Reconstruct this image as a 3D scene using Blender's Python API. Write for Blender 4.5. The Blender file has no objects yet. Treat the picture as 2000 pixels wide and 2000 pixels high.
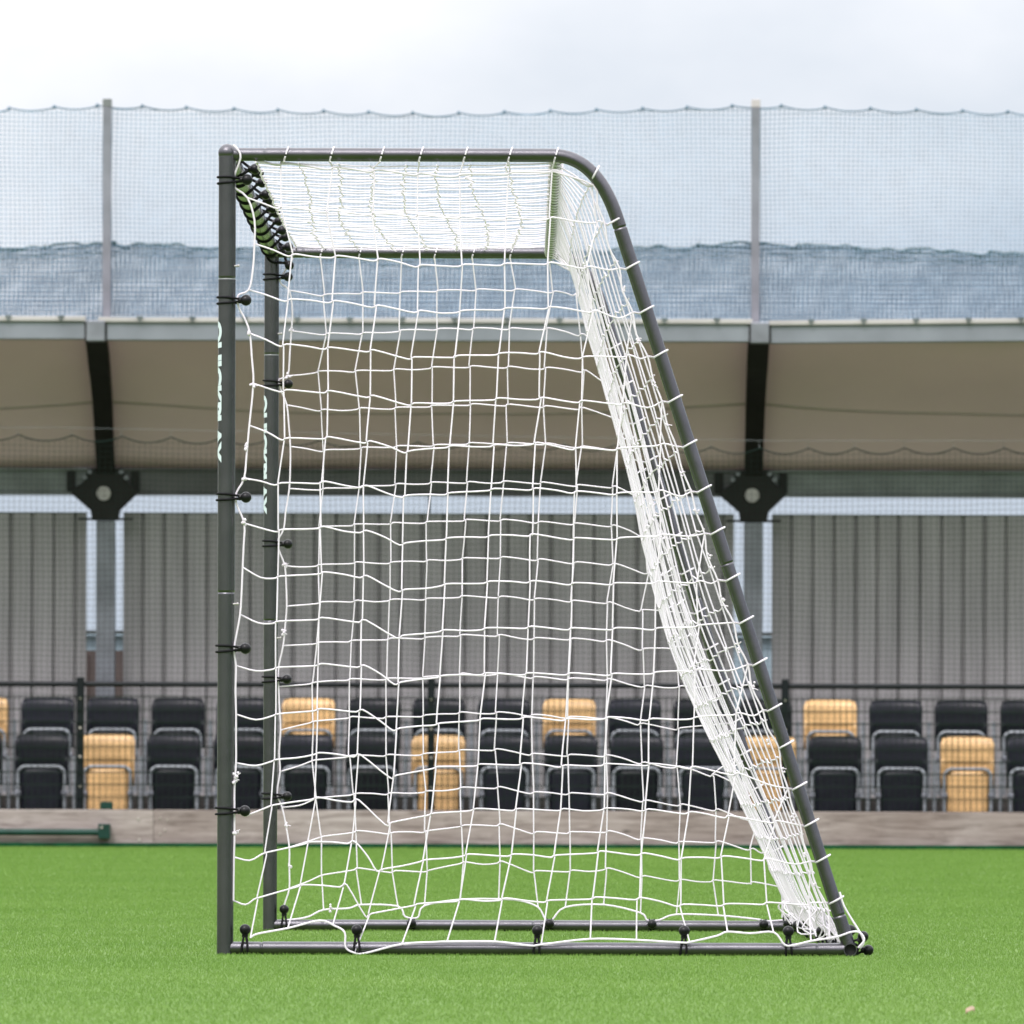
import bpy, math, random
import numpy as np
from mathutils import Vector, Matrix
random.seed(7)
RNG = np.random.default_rng(7)
R = math.radians
scene = bpy.context.scene
COL = scene.collection

# ------------------------------------------------------------------ camera frame
F = 17668.0            # focal length in pixels of a 2000 px wide picture
UX, UY = 1015.0, 1557.0
HC = 0.357             # lens height above the turf
ROLL = 0.003
cr, sr = math.cos(ROLL), math.sin(ROLL)
def at(px, py, Y):
    """pixel of the 2000 px photograph at distance Y -> world point"""
    u, w = px-UX, UY-py
    return Vector(((u*cr-w*sr)*Y/F, Y, HC+(u*sr+w*cr)*Y/F))
YN, W = 20.40, 3.66    # near side frame of the goal, goal width
YF = YN+W
K = YN/YF
def ser(n, a, b): return [a+(b-a)*i/(n-1) for i in range(n)]

# ------------------------------------------------------------------ materials
def new_mat(name):
    m = bpy.data.materials.new(name); m.use_nodes = True
    nt = m.node_tree
    return m, nt, nt.nodes['Principled BSDF']
def mat(name, col, rough=0.5, metal=0.0, spec=0.5, coat=0.0, var=0.15, scale=8.0, bump=0.0, bscale=None, stretch=(1,1,1), col2=None, trans=0.0):
    m, nt, p = new_mat(name)
    N, L = nt.nodes, nt.links
    tc = N.new('ShaderNodeTexCoord'); mp = N.new('ShaderNodeMapping'); mp.inputs['Scale'].default_value = stretch
    L.new(tc.outputs['Object'], mp.inputs['Vector'])
    no = N.new('ShaderNodeTexNoise'); no.inputs['Scale'].default_value = scale; no.inputs['Detail'].default_value = 6
    L.new(mp.outputs[0], no.inputs['Vector'])
    rp = N.new('ShaderNodeValToRGB')
    a = [max(0, c*(1-var)) for c in col]; b = [min(1, c*(1+var)) for c in (col2 or col)]
    rp.color_ramp.elements[0].color = (*a, 1); rp.color_ramp.elements[1].color = (*b, 1)
    rp.color_ramp.elements[0].position = 0.3; rp.color_ramp.elements[1].position = 0.7
    L.new(no.outputs['Fac'], rp.inputs['Fac']); L.new(rp.outputs['Color'], p.inputs['Base Color'])
    p.inputs['Roughness'].default_value = rough; p.inputs['Metallic'].default_value = metal
    p.inputs['Specular IOR Level'].default_value = spec
    if coat: p.inputs['Coat Weight'].default_value = coat; p.inputs['Coat Roughness'].default_value = 0.12
    if trans: p.inputs['Transmission Weight'].default_value = trans
    if bump:
        n2 = N.new('ShaderNodeTexNoise'); n2.inputs['Scale'].default_value = bscale or scale*6; n2.inputs['Detail'].default_value = 4
        L.new(mp.outputs[0], n2.inputs['Vector'])
        bp = N.new('ShaderNodeBump'); bp.inputs['Strength'].default_value = bump; bp.inputs['Distance'].default_value = 0.002
        L.new(n2.outputs['Fac'], bp.inputs['Height']); L.new(bp.outputs[0], p.inputs['Normal'])
    return m

M = {}
M['steel'] = mat('powder_coated_steel', (0.100,0.0985,0.107), 0.25, 0.92, 0.5, coat=0.04, var=0.10, scale=30, bump=0.25, bscale=900)
M['steel_ring'] = mat('worn_steel', (0.45,0.46,0.47), 0.35, 0.6, var=0.2, scale=60)
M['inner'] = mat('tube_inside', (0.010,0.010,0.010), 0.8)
M['letter'] = mat('white_lettering', (0.52,0.60,0.62), 0.5, var=0.05)
M['twine'] = mat('white_net_twine', (0.83,0.79,0.845), 0.75, 0, 0.3, var=0.05, scale=40)
def add_translucent(m, fac, col):
    nt = m.node_tree; N, L = nt.nodes, nt.links
    out = N['Material Output']; p = N['Principled BSDF']
    tr = N.new('ShaderNodeBsdfTranslucent'); tr.inputs['Color'].default_value = (*col,1)
    ms = N.new('ShaderNodeMixShader'); ms.inputs[0].default_value = fac
    L.new(p.outputs[0], ms.inputs[1]); L.new(tr.outputs[0], ms.inputs[2]); L.new(ms.outputs[0], out.inputs['Surface'])
add_translucent(M['twine'], 0.35, (0.92,0.86,0.93))
M['rubber'] = mat('black_rubber', (0.006,0.006,0.007), 0.34, spec=0.22, var=0.3, scale=50)
M['cord'] = mat('black_elastic_cord', (0.006,0.006,0.007), 0.8, spec=0.15, var=0.3, scale=200)
M['netgreen'] = mat('blue_green_netting', (0.21,0.31,0.40), 0.8, var=0.15)
M['netdark'] = mat('dark_green_netting', (0.008,0.017,0.014), 0.9, spec=0.1, var=0.2)
M['netslack'] = mat('slack_netting', (0.115,0.175,0.225), 0.8, var=0.15)
M['hook'] = mat('dull_grey_hook', (0.10,0.115,0.115), 0.7, var=0.3)
M['netrope'] = mat('green_rope', (0.03,0.075,0.07), 0.8, var=0.2)
M['fencegreen'] = mat('dark_green_wire', (0.006,0.014,0.010), 0.6, spec=0.2, var=0.2)
M['fenceblack'] = mat('black_fence_paint', (0.005,0.007,0.009), 0.45, spec=0.2, var=0.25, scale=6)
M['galv'] = mat('galvanised_steel', (0.185,0.195,0.22), 0.5, 0.35, var=0.18, scale=5)
def add_object_variation(m, lo, hi):
    nt = m.node_tree; N, L = nt.nodes, nt.links; p = N['Principled BSDF']
    src = p.inputs['Base Color'].links[0].from_socket
    oi = N.new('ShaderNodeObjectInfo'); mr = N.new('ShaderNodeMapRange'); mr.inputs['To Min'].default_value = lo; mr.inputs['To Max'].default_value = hi
    L.new(oi.outputs['Random'], mr.inputs['Value'])
    v = N.new('ShaderNodeVectorMath'); v.operation = 'SCALE'; L.new(src, v.inputs[0]); L.new(mr.outputs[0], v.inputs['Scale'])
    L.new(v.outputs[0], p.inputs['Base Color'])
M['galvdark'] = mat('weathered_galvanised_steel', (0.15,0.165,0.165), 0.55, 0.3, var=0.25, scale=4)
M['gutter'] = mat('gutter_sheet', (0.200,0.215,0.245), 0.45, 0.2, var=0.15, scale=3)
M['gutterlip'] = mat('gutter_lip', (0.38,0.36,0.355), 0.5, var=0.12, scale=3)
M['rib'] = mat('rib_dark_paint', (0.017,0.0162,0.015), 0.6, spec=0.15, var=0.2, scale=4)
M['canvas'] = mat('tan_canopy_fabric', (0.66,0.545,0.535), 0.75, var=0.07, scale=0.9, bump=0.2, bscale=3)
add_translucent(M['canvas'], 0.26, (0.56,0.47,0.47))
M['seam'] = mat('canopy_seam', (0.44,0.36,0.365), 0.8, var=0.05)
M['wall'] = mat('grey_profiled_sheet', (0.30,0.29,0.292), 0.55, 0.0, var=0.12, scale=1.5, stretch=(6,1,0.6))
M['deck'] = mat('concrete_terrace', (0.095,0.083,0.077), 0.85, var=0.25, scale=4)
M['seatblack'] = mat('black_seat_plastic', (0.007,0.007,0.011), 0.36, spec=0.2, var=0.25, scale=10)
M['seatyellow'] = mat('faded_yellow_seat_plastic', (0.60,0.375,0.165), 0.42, var=0.10, scale=12)
add_object_variation(M['seatblack'], 0.7, 1.9); add_object_variation(M['seatyellow'], 0.84, 1.1)
M['seattube'] = mat('seat_tube_steel', (0.24,0.26,0.28), 0.5, 0.25, var=0.3, scale=40)
M['greenpaint'] = mat('dark_green_paint', (0.002,0.030,0.021), 0.5, spec=0.3, var=0.2, scale=10)
M['edge'] = mat('green_turf_edging', (0.004,0.045,0.018), 0.9, spec=0.1, var=0.35, scale=14)
M['bolt'] = mat('bolt_zinc', (0.40,0.36,0.33), 0.5, 0.4, var=0.2)
M['brick'] = mat('brown_timber_hoarding', (0.055,0.040,0.036), 0.8, var=0.3, scale=3)
M['leaf'] = mat('dry_leaf', (0.27,0.20,0.13), 0.7, var=0.2, scale=60)
M['ground'] = mat('outer_ground', (0.10,0.10,0.08), 0.9, var=0.3, scale=0.5)

def wood_mat():
    m, nt, p = new_mat('weathered_timber'); N, L = nt.nodes, nt.links
    tc = N.new('ShaderNodeTexCoord')
    mp = N.new('ShaderNodeMapping'); mp.inputs['Scale'].default_value = (0.9, 1, 9)
    L.new(tc.outputs['Object'], mp.inputs['Vector'])
    n1 = N.new('ShaderNodeTexNoise'); n1.inputs['Scale'].default_value = 3.2; n1.inputs['Detail'].default_value = 8; n1.inputs['Roughness'].default_value = 0.65
    n1.inputs['Distortion'].default_value = 0.8
    L.new(mp.outputs[0], n1.inputs['Vector'])
    rp = N.new('ShaderNodeValToRGB'); e = rp.color_ramp.elements
    e[0].position = 0.28; e[0].color = (0.125,0.098,0.090,1); e[1].position = 0.72; e[1].color = (0.38,0.335,0.325,1)
    x = e.new(0.5); x.color = (0.27,0.230,0.218,1)
    L.new(n1.outputs['Fac'], rp.inputs['Fac'])
    mp2 = N.new('ShaderNodeMapping'); mp2.inputs['Scale'].default_value = (1.0,1,2.4)
    L.new(tc.outputs['Object'], mp2.inputs['Vector'])
    vo = N.new('ShaderNodeTexVoronoi'); vo.inputs['Scale'].default_value = 3.1
    L.new(mp2.outputs[0], vo.inputs['Vector'])
    r2 = N.new('ShaderNodeValToRGB'); r2.color_ramp.elements[0].position = 0.04; r2.color_ramp.elements[1].position = 0.13
    r2.color_ramp.elements[0].color = (0.22,0.20,0.19,1); r2.color_ramp.elements[1].color = (1,1,1,1)
    L.new(vo.outputs['Distance'], r2.inputs['Fac'])
    mx = N.new('ShaderNodeMix'); mx.data_type = 'RGBA'; mx.blend_type = 'MULTIPLY'; mx.inputs[0].default_value = 0.85
    L.new(rp.outputs['Color'], mx.inputs[6]); L.new(r2.outputs['Color'], mx.inputs[7])
    n3 = N.new('ShaderNodeTexNoise'); n3.inputs['Scale'].default_value = 1.3; n3.inputs['Detail'].default_value = 5
    L.new(tc.outputs['Object'], n3.inputs['Vector'])
    r3 = N.new('ShaderNodeValToRGB'); r3.color_ramp.elements[0].position = 0.35; r3.color_ramp.elements[1].position = 0.65
    r3.color_ramp.elements[0].color = (0.68,0.62,0.60,1); r3.color_ramp.elements[1].color = (1.08,1.08,1.08,1)
    L.new(n3.outputs['Fac'], r3.inputs['Fac'])
    m2 = N.new('ShaderNodeMix'); m2.data_type = 'RGBA'; m2.blend_type = 'MULTIPLY'; m2.inputs[0].default_value = 1
    L.new(mx.outputs[2], m2.inputs[6]); L.new(r3.outputs['Color'], m2.inputs[7])
    L.new(m2.outputs[2], p.inputs['Base Color'])
    p.inputs['Roughness'].default_value = 0.85
    return m
M['wood'] = wood_mat()

def turf_mat(name, isblade):
    m, nt, p = new_mat(name); N, L = nt.nodes, nt.links
    geo = N.new('ShaderNodeNewGeometry')
    n1 = N.new('ShaderNodeTexNoise'); n1.inputs['Scale'].default_value = 0.9; n1.inputs['Detail'].default_value = 5
    L.new(geo.outputs['Position'], n1.inputs['Vector'])
    r1 = N.new('ShaderNodeValToRGB'); e = r1.color_ramp.elements
    e[0].position = 0.32; e[1].position = 0.68
    e[0].color = (0.135,0.243,0.049,1); e[1].color = (0.156,0.266,0.059,1)
    L.new(n1.outputs['Fac'], r1.inputs['Fac'])
    src = r1.outputs['Color']
    mx = N.new('ShaderNodeMix'); mx.data_type = 'RGBA'; mx.blend_type = 'MULTIPLY'; mx.inputs[0].default_value = 1
    r2 = N.new('ShaderNodeValToRGB')
    r2.color_ramp.elements[0].color = (0.86,0.87,0.84,1); r2.color_ramp.elements[1].color = (1.06,1.05,1.05,1)
    if isblade: L.new(geo.outputs['Random Per Island'], r2.inputs['Fac'])
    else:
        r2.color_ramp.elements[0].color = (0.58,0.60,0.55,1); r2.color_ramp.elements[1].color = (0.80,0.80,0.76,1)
        n2 = N.new('ShaderNodeTexNoise'); n2.inputs['Scale'].default_value = 60; n2.inputs['Detail'].default_value = 8
        L.new(geo.outputs['Position'], n2.inputs['Vector']); L.new(n2.outputs['Fac'], r2.inputs['Fac'])
        bp = N.new('ShaderNodeBump'); bp.inputs['Distance'].default_value = 0.01; bp.inputs['Strength'].default_value = 0.5
        L.new(n2.outputs['Fac'], bp.inputs['Height']); L.new(bp.outputs[0], p.inputs['Normal'])
    L.new(src, mx.inputs[6]); L.new(r2.outputs['Color'], mx.inputs[7])
    L.new(mx.outputs[2], p.inputs['Base Color'])
    p.inputs['Roughness'].default_value = 0.7; p.inputs['Specular IOR Level'].default_value = 0.12
    if isblade:
        # thin plastic blades let light through
        out = N['Material Output']
        tr = N.new('ShaderNodeBsdfTranslucent'); L.new(mx.outputs[2], tr.inputs['Color'])
        ms = N.new('ShaderNodeMixShader'); ms.inputs[0].default_value = 0.35
        L.new(p.outputs[0], ms.inputs[1]); L.new(tr.outputs[0], ms.inputs[2]); L.new(ms.outputs[0], out.inputs['Surface'])
    return m
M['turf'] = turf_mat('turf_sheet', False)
M['blade'] = turf_mat('turf_blades', True)

# ------------------------------------------------------------------ mesh builder
class MB:
    def __init__(s): s.v = []; s.f = []; s.sm = []
    def add(s, vs, fs, smooth=False):
        o = len(s.v); s.v += [tuple(v) for v in vs]
        s.f += [tuple(i+o for i in f) for f in fs]; s.sm += [smooth]*len(fs)
        return s
    def box(s, a, b):
        (x0,y0,z0),(x1,y1,z1) = a,b
        vs = [(x0,y0,z0),(x1,y0,z0),(x1,y1,z0),(x0,y1,z0),(x0,y0,z1),(x1,y0,z1),(x1,y1,z1),(x0,y1,z1)]
        return s.add(vs, [(0,3,2,1),(4,5,6,7),(0,1,5,4),(1,2,6,5),(2,3,7,6),(3,0,4,7)])
    def tube(s, pts, r, n=6, caps=True, closed=False):
        P = [Vector(p) for p in pts]
        m = len(P)
        if m < 2: return s
        rad = r if isinstance(r, (list,tuple)) else [r]*m
        T = []
        for i in range(m):
            if closed: t = P[(i+1)%m]-P[i-1]
            else: t = P[min(i+1,m-1)]-P[max(i-1,0)]
            if t.length < 1e-9: t = Vector((0,0,1))
            T.append(t.normalized())
        a = Vector((0,0,1)) if abs(T[0].z) < 0.9 else Vector((1,0,0))
        nrm = (a-T[0]*a.dot(T[0])).normalized()
        vs = []
        for i in range(m):
            nrm = nrm-T[i]*nrm.dot(T[i])
            if nrm.length < 1e-6: nrm = T[i].orthogonal()
            nrm.normalize()
            b = T[i].cross(nrm)
            for k in range(n):
                an = 2*math.pi*k/n
                vs.append(P[i]+(nrm*math.cos(an)+b*math.sin(an))*rad[i])
        fs = []
        for i in range(m if closed else m-1):
            j = (i+1) % m
            for k in range(n):
                k2 = (k+1)%n
                fs.append((i*n+k, i*n+k2, j*n+k2, j*n+k))
        s.add(vs, fs, True)
        if caps and not closed:
            s.add(vs[:n], [tuple(range(n-1,-1,-1))]); s.add(vs[-n:], [tuple(range(n))])
        return s
    def ball(s, c, r, nu=14, nv=9, sc=(1,1,1)):
        vs = []; fs = []
        c = Vector(c)
        for i in range(nv+1):
            th = math.pi*i/nv
            for k in range(nu):
                ph = 2*math.pi*k/nu
                vs.append(c+Vector((r*sc[0]*math.sin(th)*math.cos(ph), r*sc[1]*math.sin(th)*math.sin(ph), r*sc[2]*math.cos(th))))
        for i in range(nv):
            for k in range(nu):
                k2 = (k+1)%nu
                fs.append((i*nu+k, (i+1)*nu+k, (i+1)*nu+k2, i*nu+k2))
        return s.add(vs, fs, True)
    def prism(s, poly, y0, y1):
        """polygon in X,Z extruded along Y"""
        n = len(poly)
        vs = [(x,y0,z) for x,z in poly]+[(x,y1,z) for x,z in poly]
        fs = [tuple(range(n)), tuple(range(2*n-1,n-1,-1))]
        fs += [(i,(i+1)%n+0, (i+1)%n+n, i+n) for i in range(n)]
        return s.add(vs, fs)
    def sheet(s, grid, smooth=True):
        nr, nc = len(grid), len(grid[0])
        vs = [p for row in grid for p in row]
        fs = [(i*nc+j, i*nc+j+1, (i+1)*nc+j+1, (i+1)*nc+j) for i in range(nr-1) for j in range(nc-1)]
        return s.add(vs, fs, smooth)
    def build(s, name, m, parent=None, origin=None, bevel=0.0):
        o0 = Vector(origin) if origin is not None else (Vector(parent['_o']) if parent is not None and '_o' in parent else Vector((0,0,0)))
        me = bpy.data.meshes.new(name)
        me.from_pydata([(x-o0.x, y-o0.y, z-o0.z) for x,y,z in s.v], [], s.f)
        me.polygons.foreach_set('use_smooth', s.sm)
        me.materials.append(m)
        import bmesh
        bm = bmesh.new(); bm.from_mesh(me); bmesh.ops.recalc_face_normals(bm, faces=bm.faces); bm.to_mesh(me); bm.free()
        me.update()
        ob = bpy.data.objects.new(name, me); COL.objects.link(ob)
        if parent is not None: ob.parent = parent; ob['_o'] = tuple(o0)
        else:
            ob.location = o0; ob['_o'] = tuple(o0)
        if bevel:
            md = ob.modifiers.new('bevel','BEVEL'); md.width = bevel; md.segments = 2; md.limit_method = 'ANGLE'
        return ob
def tag(o, label=None, cat=None, group=None, kind=None):
    if label: o['label'] = label
    if cat: o['category'] = cat
    if group: o['group'] = group
    if kind: o['kind'] = kind
    return o
def thing(name, loc, label, cat, group=None):
    o = bpy.data.objects.new(name, None); COL.objects.link(o); o.location = loc; o['_o'] = tuple(loc)
    o.empty_display_size = 0.1
    return tag(o, label, cat, group)
def kids(o): return [c for c in bpy.data.objects if c.parent == o]
def copy_tree(o, parent=None):
    c = o.copy(); COL.objects.link(c)
    if parent is not None: c.parent = parent
    for ch in kids(o): copy_tree(ch, c)
    return c
def cat_rom(P, sub=4):
    P = [Vector(p) for p in P]
    if len(P) < 3: return P
    out = []
    for i in range(len(P)-1):
        p0 = P[i-1] if i else P[0]*2-P[1]; p1 = P[i]; p2 = P[i+1]; p3 = P[i+2] if i+2 < len(P) else P[-1]*2-P[-2]
        for k in range(sub):
            t = k/sub
            out.append(0.5*((2*p1)+(p2-p0)*t+(2*p0-5*p1+4*p2-p3)*t*t+(3*p1-p0-3*p2+p3)*t**3))
    out.append(P[-1]); return out

# ------------------------------------------------------------------ the setting: ground, turf
g = MB(); g.add([(-400,-200,-0.03),(400,-200,-0.03),(400,900,-0.03),(-400,900,-0.03)], [(0,1,2,3)])
tag(g.build('ground', M['ground']), 'bare ground around and beyond the pitch', 'ground', kind='structure')
YB = 63.0
g = MB(); g.add([(-60,-30,0),(60,-30,0),(60,YB+0.02,0),(-60,YB+0.02,0)], [(0,1,2,3)])
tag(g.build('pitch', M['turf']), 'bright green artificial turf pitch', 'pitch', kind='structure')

def turf_blades():
    V = []
    bands = [(12.8,20.0,15000,0.0065,0.0012),(20.0,27.0,9000,0.007,0.0017),(27,33,5500,0.0085,0.0023),(33,40,3800,0.009,0.003),(40,50,2200,0.010,0.0042),(50,62.9,1300,0.010,0.006)]
    for y0,y1,dens,h,w in bands:
        hw0 = 0.062*y1+1.3
        n = int((y1-y0)*2*hw0*dens)
        y = RNG.uniform(y0,y1,n); x = RNG.uniform(-hw0,hw0,n)
        k = (np.abs(x) < 0.0625*y+0.25) | ((np.abs(x) < 0.0625*y+1.3) & (RNG.uniform(0,1,n) < 0.5))
        x, y = x[k], y[k]; n = len(x)
        a = RNG.uniform(0,2*np.pi,n); hh = h*RNG.uniform(0.55,1.15,n); ww = w*RNG.uniform(0.7,1.3,n)
        lx = RNG.normal(0,0.5,n)*hh; ly = RNG.normal(0,0.5,n)*hh
        dx, dy = np.cos(a)*ww*0.5, np.sin(a)*ww*0.5
        tri = np.zeros((n,3,3))
        tri[:,0] = np.stack([x-dx,y-dy,np.zeros(n)],1)
        tri[:,1] = np.stack([x+dx,y+dy,np.zeros(n)],1)
        tri[:,2] = np.stack([x+lx,y+ly,hh],1)
        V.append(tri.reshape(-1,3))
    V = np.concatenate(V); nt = len(V)//3
    me = bpy.data.meshes.new('turf_grass')
    me.vertices.add(len(V)); me.vertices.foreach_set('co', V.astype(np.float32).ravel())
    me.loops.add(len(V)); me.loops.foreach_set('vertex_index', np.arange(len(V), dtype=np.int32))
    me.polygons.add(nt); me.polygons.foreach_set('loop_start', np.arange(0,len(V),3,dtype=np.int32))
    me.update(calc_edges=True); me.materials.append(M['blade'])
    o = bpy.data.objects.new('turf_grass', me); COL.objects.link(o)
    tag(o, 'short bright green blades of the artificial turf', 'grass', kind='stuff')
turf_blades()

# ------------------------------------------------------------------ the goal
GO = at(440,1867,YN); GO.z = 0
goal = thing('football_goal', GO, 'dark grey tubular steel football goal standing side on upon the green turf', 'football goal')
def nx(px, py): return at(px, py, YN)
def far(p): return Vector((p.x, p.y+W, p.z))
post_x = nx(441.5,1200).x
Z_TOP = nx(441,299).z
Z_TB = nx(760,302.5).z
Z_BB = 0.0150
XR = nx(1660,1856).x         # rear foot
def tube_with_joints(axis_pts, r, joints, n=20):
    """straight tube through two points with small grooves at the given fractions; radius steps after each"""
    a, b = axis_pts; L = (b-a).length
    ts = [0]; rs = [r]; cur = r
    for f, r2 in joints:
        d = 0.0022/L
        ts += [f-d*12, f-d*2.2, f-d, f-d*0.6, f+d*0.6, f+d, f+d*2.2, f+d*12]; rs += [cur, cur, cur, min(cur,r2)-0.0012, min(cur,r2)-0.0012, r2, r2, r2]; cur = r2
    ts.append(1); rs.append(cur)
    m = MB(); m.tube([a.lerp(b,t) for t in ts], rs, n); return m
import bmesh
def lettering(word, post, y, ztop, length, capw, radius):
    cu = bpy.data.curves.new('word','FONT'); cu.body = word; cu.resolution_u = 4; cu.offset = 0.058
    tmp = bpy.data.objects.new('word', cu); COL.objects.link(tmp)
    dg = bpy.context.evaluated_depsgraph_get()
    me = bpy.data.meshes.new_from_object(tmp.evaluated_get(dg))
    bpy.data.objects.remove(tmp, do_unlink=True)
    bm = bmesh.new(); bm.from_mesh(me)
    bmesh.ops.triangulate(bm, faces=bm.faces)
    xs = [v.co.x for v in bm.verts]; ys = [v.co.y for v in bm.verts]
    x0, x1, y0, y1 = min(xs), max(xs), min(ys), max(ys)
    for q in range(5):   # enough cuts across the letters to follow the round post
        yy = y0+(y1-y0)*(q+1)/6
        bmesh.ops.bisect_plane(bm, geom=bm.verts[:]+bm.edges[:]+bm.faces[:], plane_co=(0,yy,0), plane_no=(0,1,0))
    o = Vector(post['_o'])
    for v in bm.verts:
        s = (v.co.x-x0)/(x1-x0); h = (v.co.y-y0)/(y1-y0)-0.5
        slant = 0.10*h*capw
        z = ztop-s*length+slant
        an = math.pi+h*capw/radius        # letter tops turn towards the near side (-Y)
        rr = radius+0.0006
        v.co = Vector((post_x+rr*math.cos(an), y+rr*math.sin(an), z))-o
    bm.to_mesh(me); bm.free(); me.materials.clear(); me.materials.append(M['letter']); me.name = 'lettering'
    ob = bpy.data.objects.new('lettering', me); COL.objects.link(ob); ob.parent = post; ob['_o'] = post['_o']
    ob['label'] = 'pale capital lettering QUICKPLAY running down the post'
    return ob
for y, s1, s2, lt in ((YN, 543.5, 1157, (628,906)), (YF, 692, 1212, (772,1006))):
    a = Vector((post_x, y, 0.0)); b = Vector((post_x, y, Z_TOP))
    zz = lambda p: at(441 if y == YN else 530, p, y).z/Z_TOP
    m = tube_with_joints((a,b), 0.0187, [(zz(s2),0.0195),(zz(s1),0.0195)], 24)
    m.ball((post_x,y,Z_TOP), 0.0208, 20, 12)
    post = m.build('front_post', M['steel'], goal)
    z1 = at(441,s1,y).z
    rg = MB(); rg.tube([(post_x,y,z1-0.0028),(post_x,y,z1-0.0012)], 0.0199, 24, caps=False); rg.build('joint_ring', M['steel_ring'], post)
    lettering('QUICKPLAY', post, y, at(430,lt[0],y).z, (lt[1]-lt[0])*y/F, 0.039, 0.0195)
    for py in ((520,1180) if y == YN else (652,1246)):
        z = at(450,py,y).z
        pn = MB(); pn.tube([(post_x+0.015,y-0.008,z),(post_x+0.026,y-0.010,z+0.0005)], 0.0022, 8); pn.ball((post_x+0.026,y-0.010,z+0.0005),0.0034,8,6)
        pn.build('net_pin', M['gutterlip'], post)
    # top bar, bend and sloping rear leg in one bent tube
    P = [Vector((post_x+0.012,y,Z_TB))]
    x518 = nx(518,302).x
    pts = [P[0]]+[Vector((x518+q,y,Z_TB)) for q in (-0.02,-0.005,-0.0022,-0.001,0.001,0.0022,0.005,0.02)]
    rad = [0.0148,0.0148,0.0148,0.0148,0.0138,0.0138,0.0153,0.0153,0.0153]
    A, Bc, Cc = nx(1078,302.5), nx(1165,302.5), nx(1205,426)
    for v in (A,Bc,Cc): v.y = y
    A.z = Z_TB; Bc.z = Z_TB
    for t in ser(16,0,1):
        pts.append(A*(1-t)**2+Bc*2*t*(1-t)+Cc*t*t); rad.append(0.0153)
    foot = Vector((XR, y, Z_BB))
    S = pts[-1]
    def onleg(py):
        z = nx(1400,py).z; t = (S.z-z)/(S.z-foot.z); return S.lerp(foot, t)
    dirl = (foot-S).normalized()
    for py, ra, rb in ((446,0.0153,0.0146),(1101,0.0153,0.0146),(1788,0.0146,0.0152)):
        c = onleg(py)
        pts += [c+dirl*q for q in (-0.02,-0.005,-0.0022,-0.001,0.001,0.0022,0.005,0.02)]
        r0 = rad[-1]; r1 = rb if py != 446 else 0.0153; rad += [r0, r0, r0, min(r0,rb)-0.0010, min(r0,rb)-0.0010, r1, r1, r1]
    pts.append(foot); rad.append(rad[-1])
    m = MB(); m.tube(pts, rad, 22); m.build('side_frame', M['steel'], goal)
    # ground bar of this side
    a = Vector((post_x+0.010,y,Z_BB)); b = Vector((XR,y,Z_BB))
    fr = lambda px: (nx(px,1856).x-a.x)/(b.x-a.x)
    j = [(fr(511),0.0150),(fr(1596),0.0152)] if y == YN else [(fr(562),0.0150),(fr(1046),0.0152)]
    m = tube_with_joints((a,b), 0.0146, j, 20); m.build('ground_bar', M['steel'], goal)
# crossbar, rear top bar, rear ground bar
nj = [(0.33,0.0205),(0.66,0.0205)]
m = tube_with_joints((Vector((post_x,YN,Z_TOP)),Vector((post_x,YF,Z_TOP))), 0.0205, nj, 28); cb = m.build('crossbar', M['steel'], goal)
XT = nx(1086,302).x
m = tube_with_joints((Vector((XT,YN+0.004,Z_TB-0.002)),Vector((XT,YF-0.004,Z_TB-0.002))), 0.0135, [(0.4,0.0142),(0.62,0.0142)], 20); m.build('rear_top_bar', M['steel'], goal)
m = MB()
n = 26
ys = [YN-0.019, YN-0.019, YF+0.02]
def ring(y, r): return [(XR+r*math.cos(2*math.pi*k/n), y, 0.0152+r*math.sin(2*math.pi*k/n)) for k in range(n)]
ro, ri = 0.0152, 0.0131
A = ring(YN-0.027,ri); B = ring(YN-0.027,ro); C = ring(YF+0.02,ro)
m.add(A+B, [(k,(k+1)%n,(k+1)%n+n,k+n) for k in range(n)])
m.add(B+C, [(k,(k+1)%n,(k+1)%n+n,k+n) for k in range(n)], True)
m.add(C, [tuple(range(n))])
rgb_ = m.build('rear_ground_bar', M['steel'], goal)
m = MB(); D = ring(YN-0.0160,ri)
m.add(A+D, [(k,(k+1)%n,(k+1)%n+n,k+n) for k in range(n)], True); m.add(D, [tuple(range(n))])
m.build('tube_bore', M['inner'], rgb_)

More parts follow.
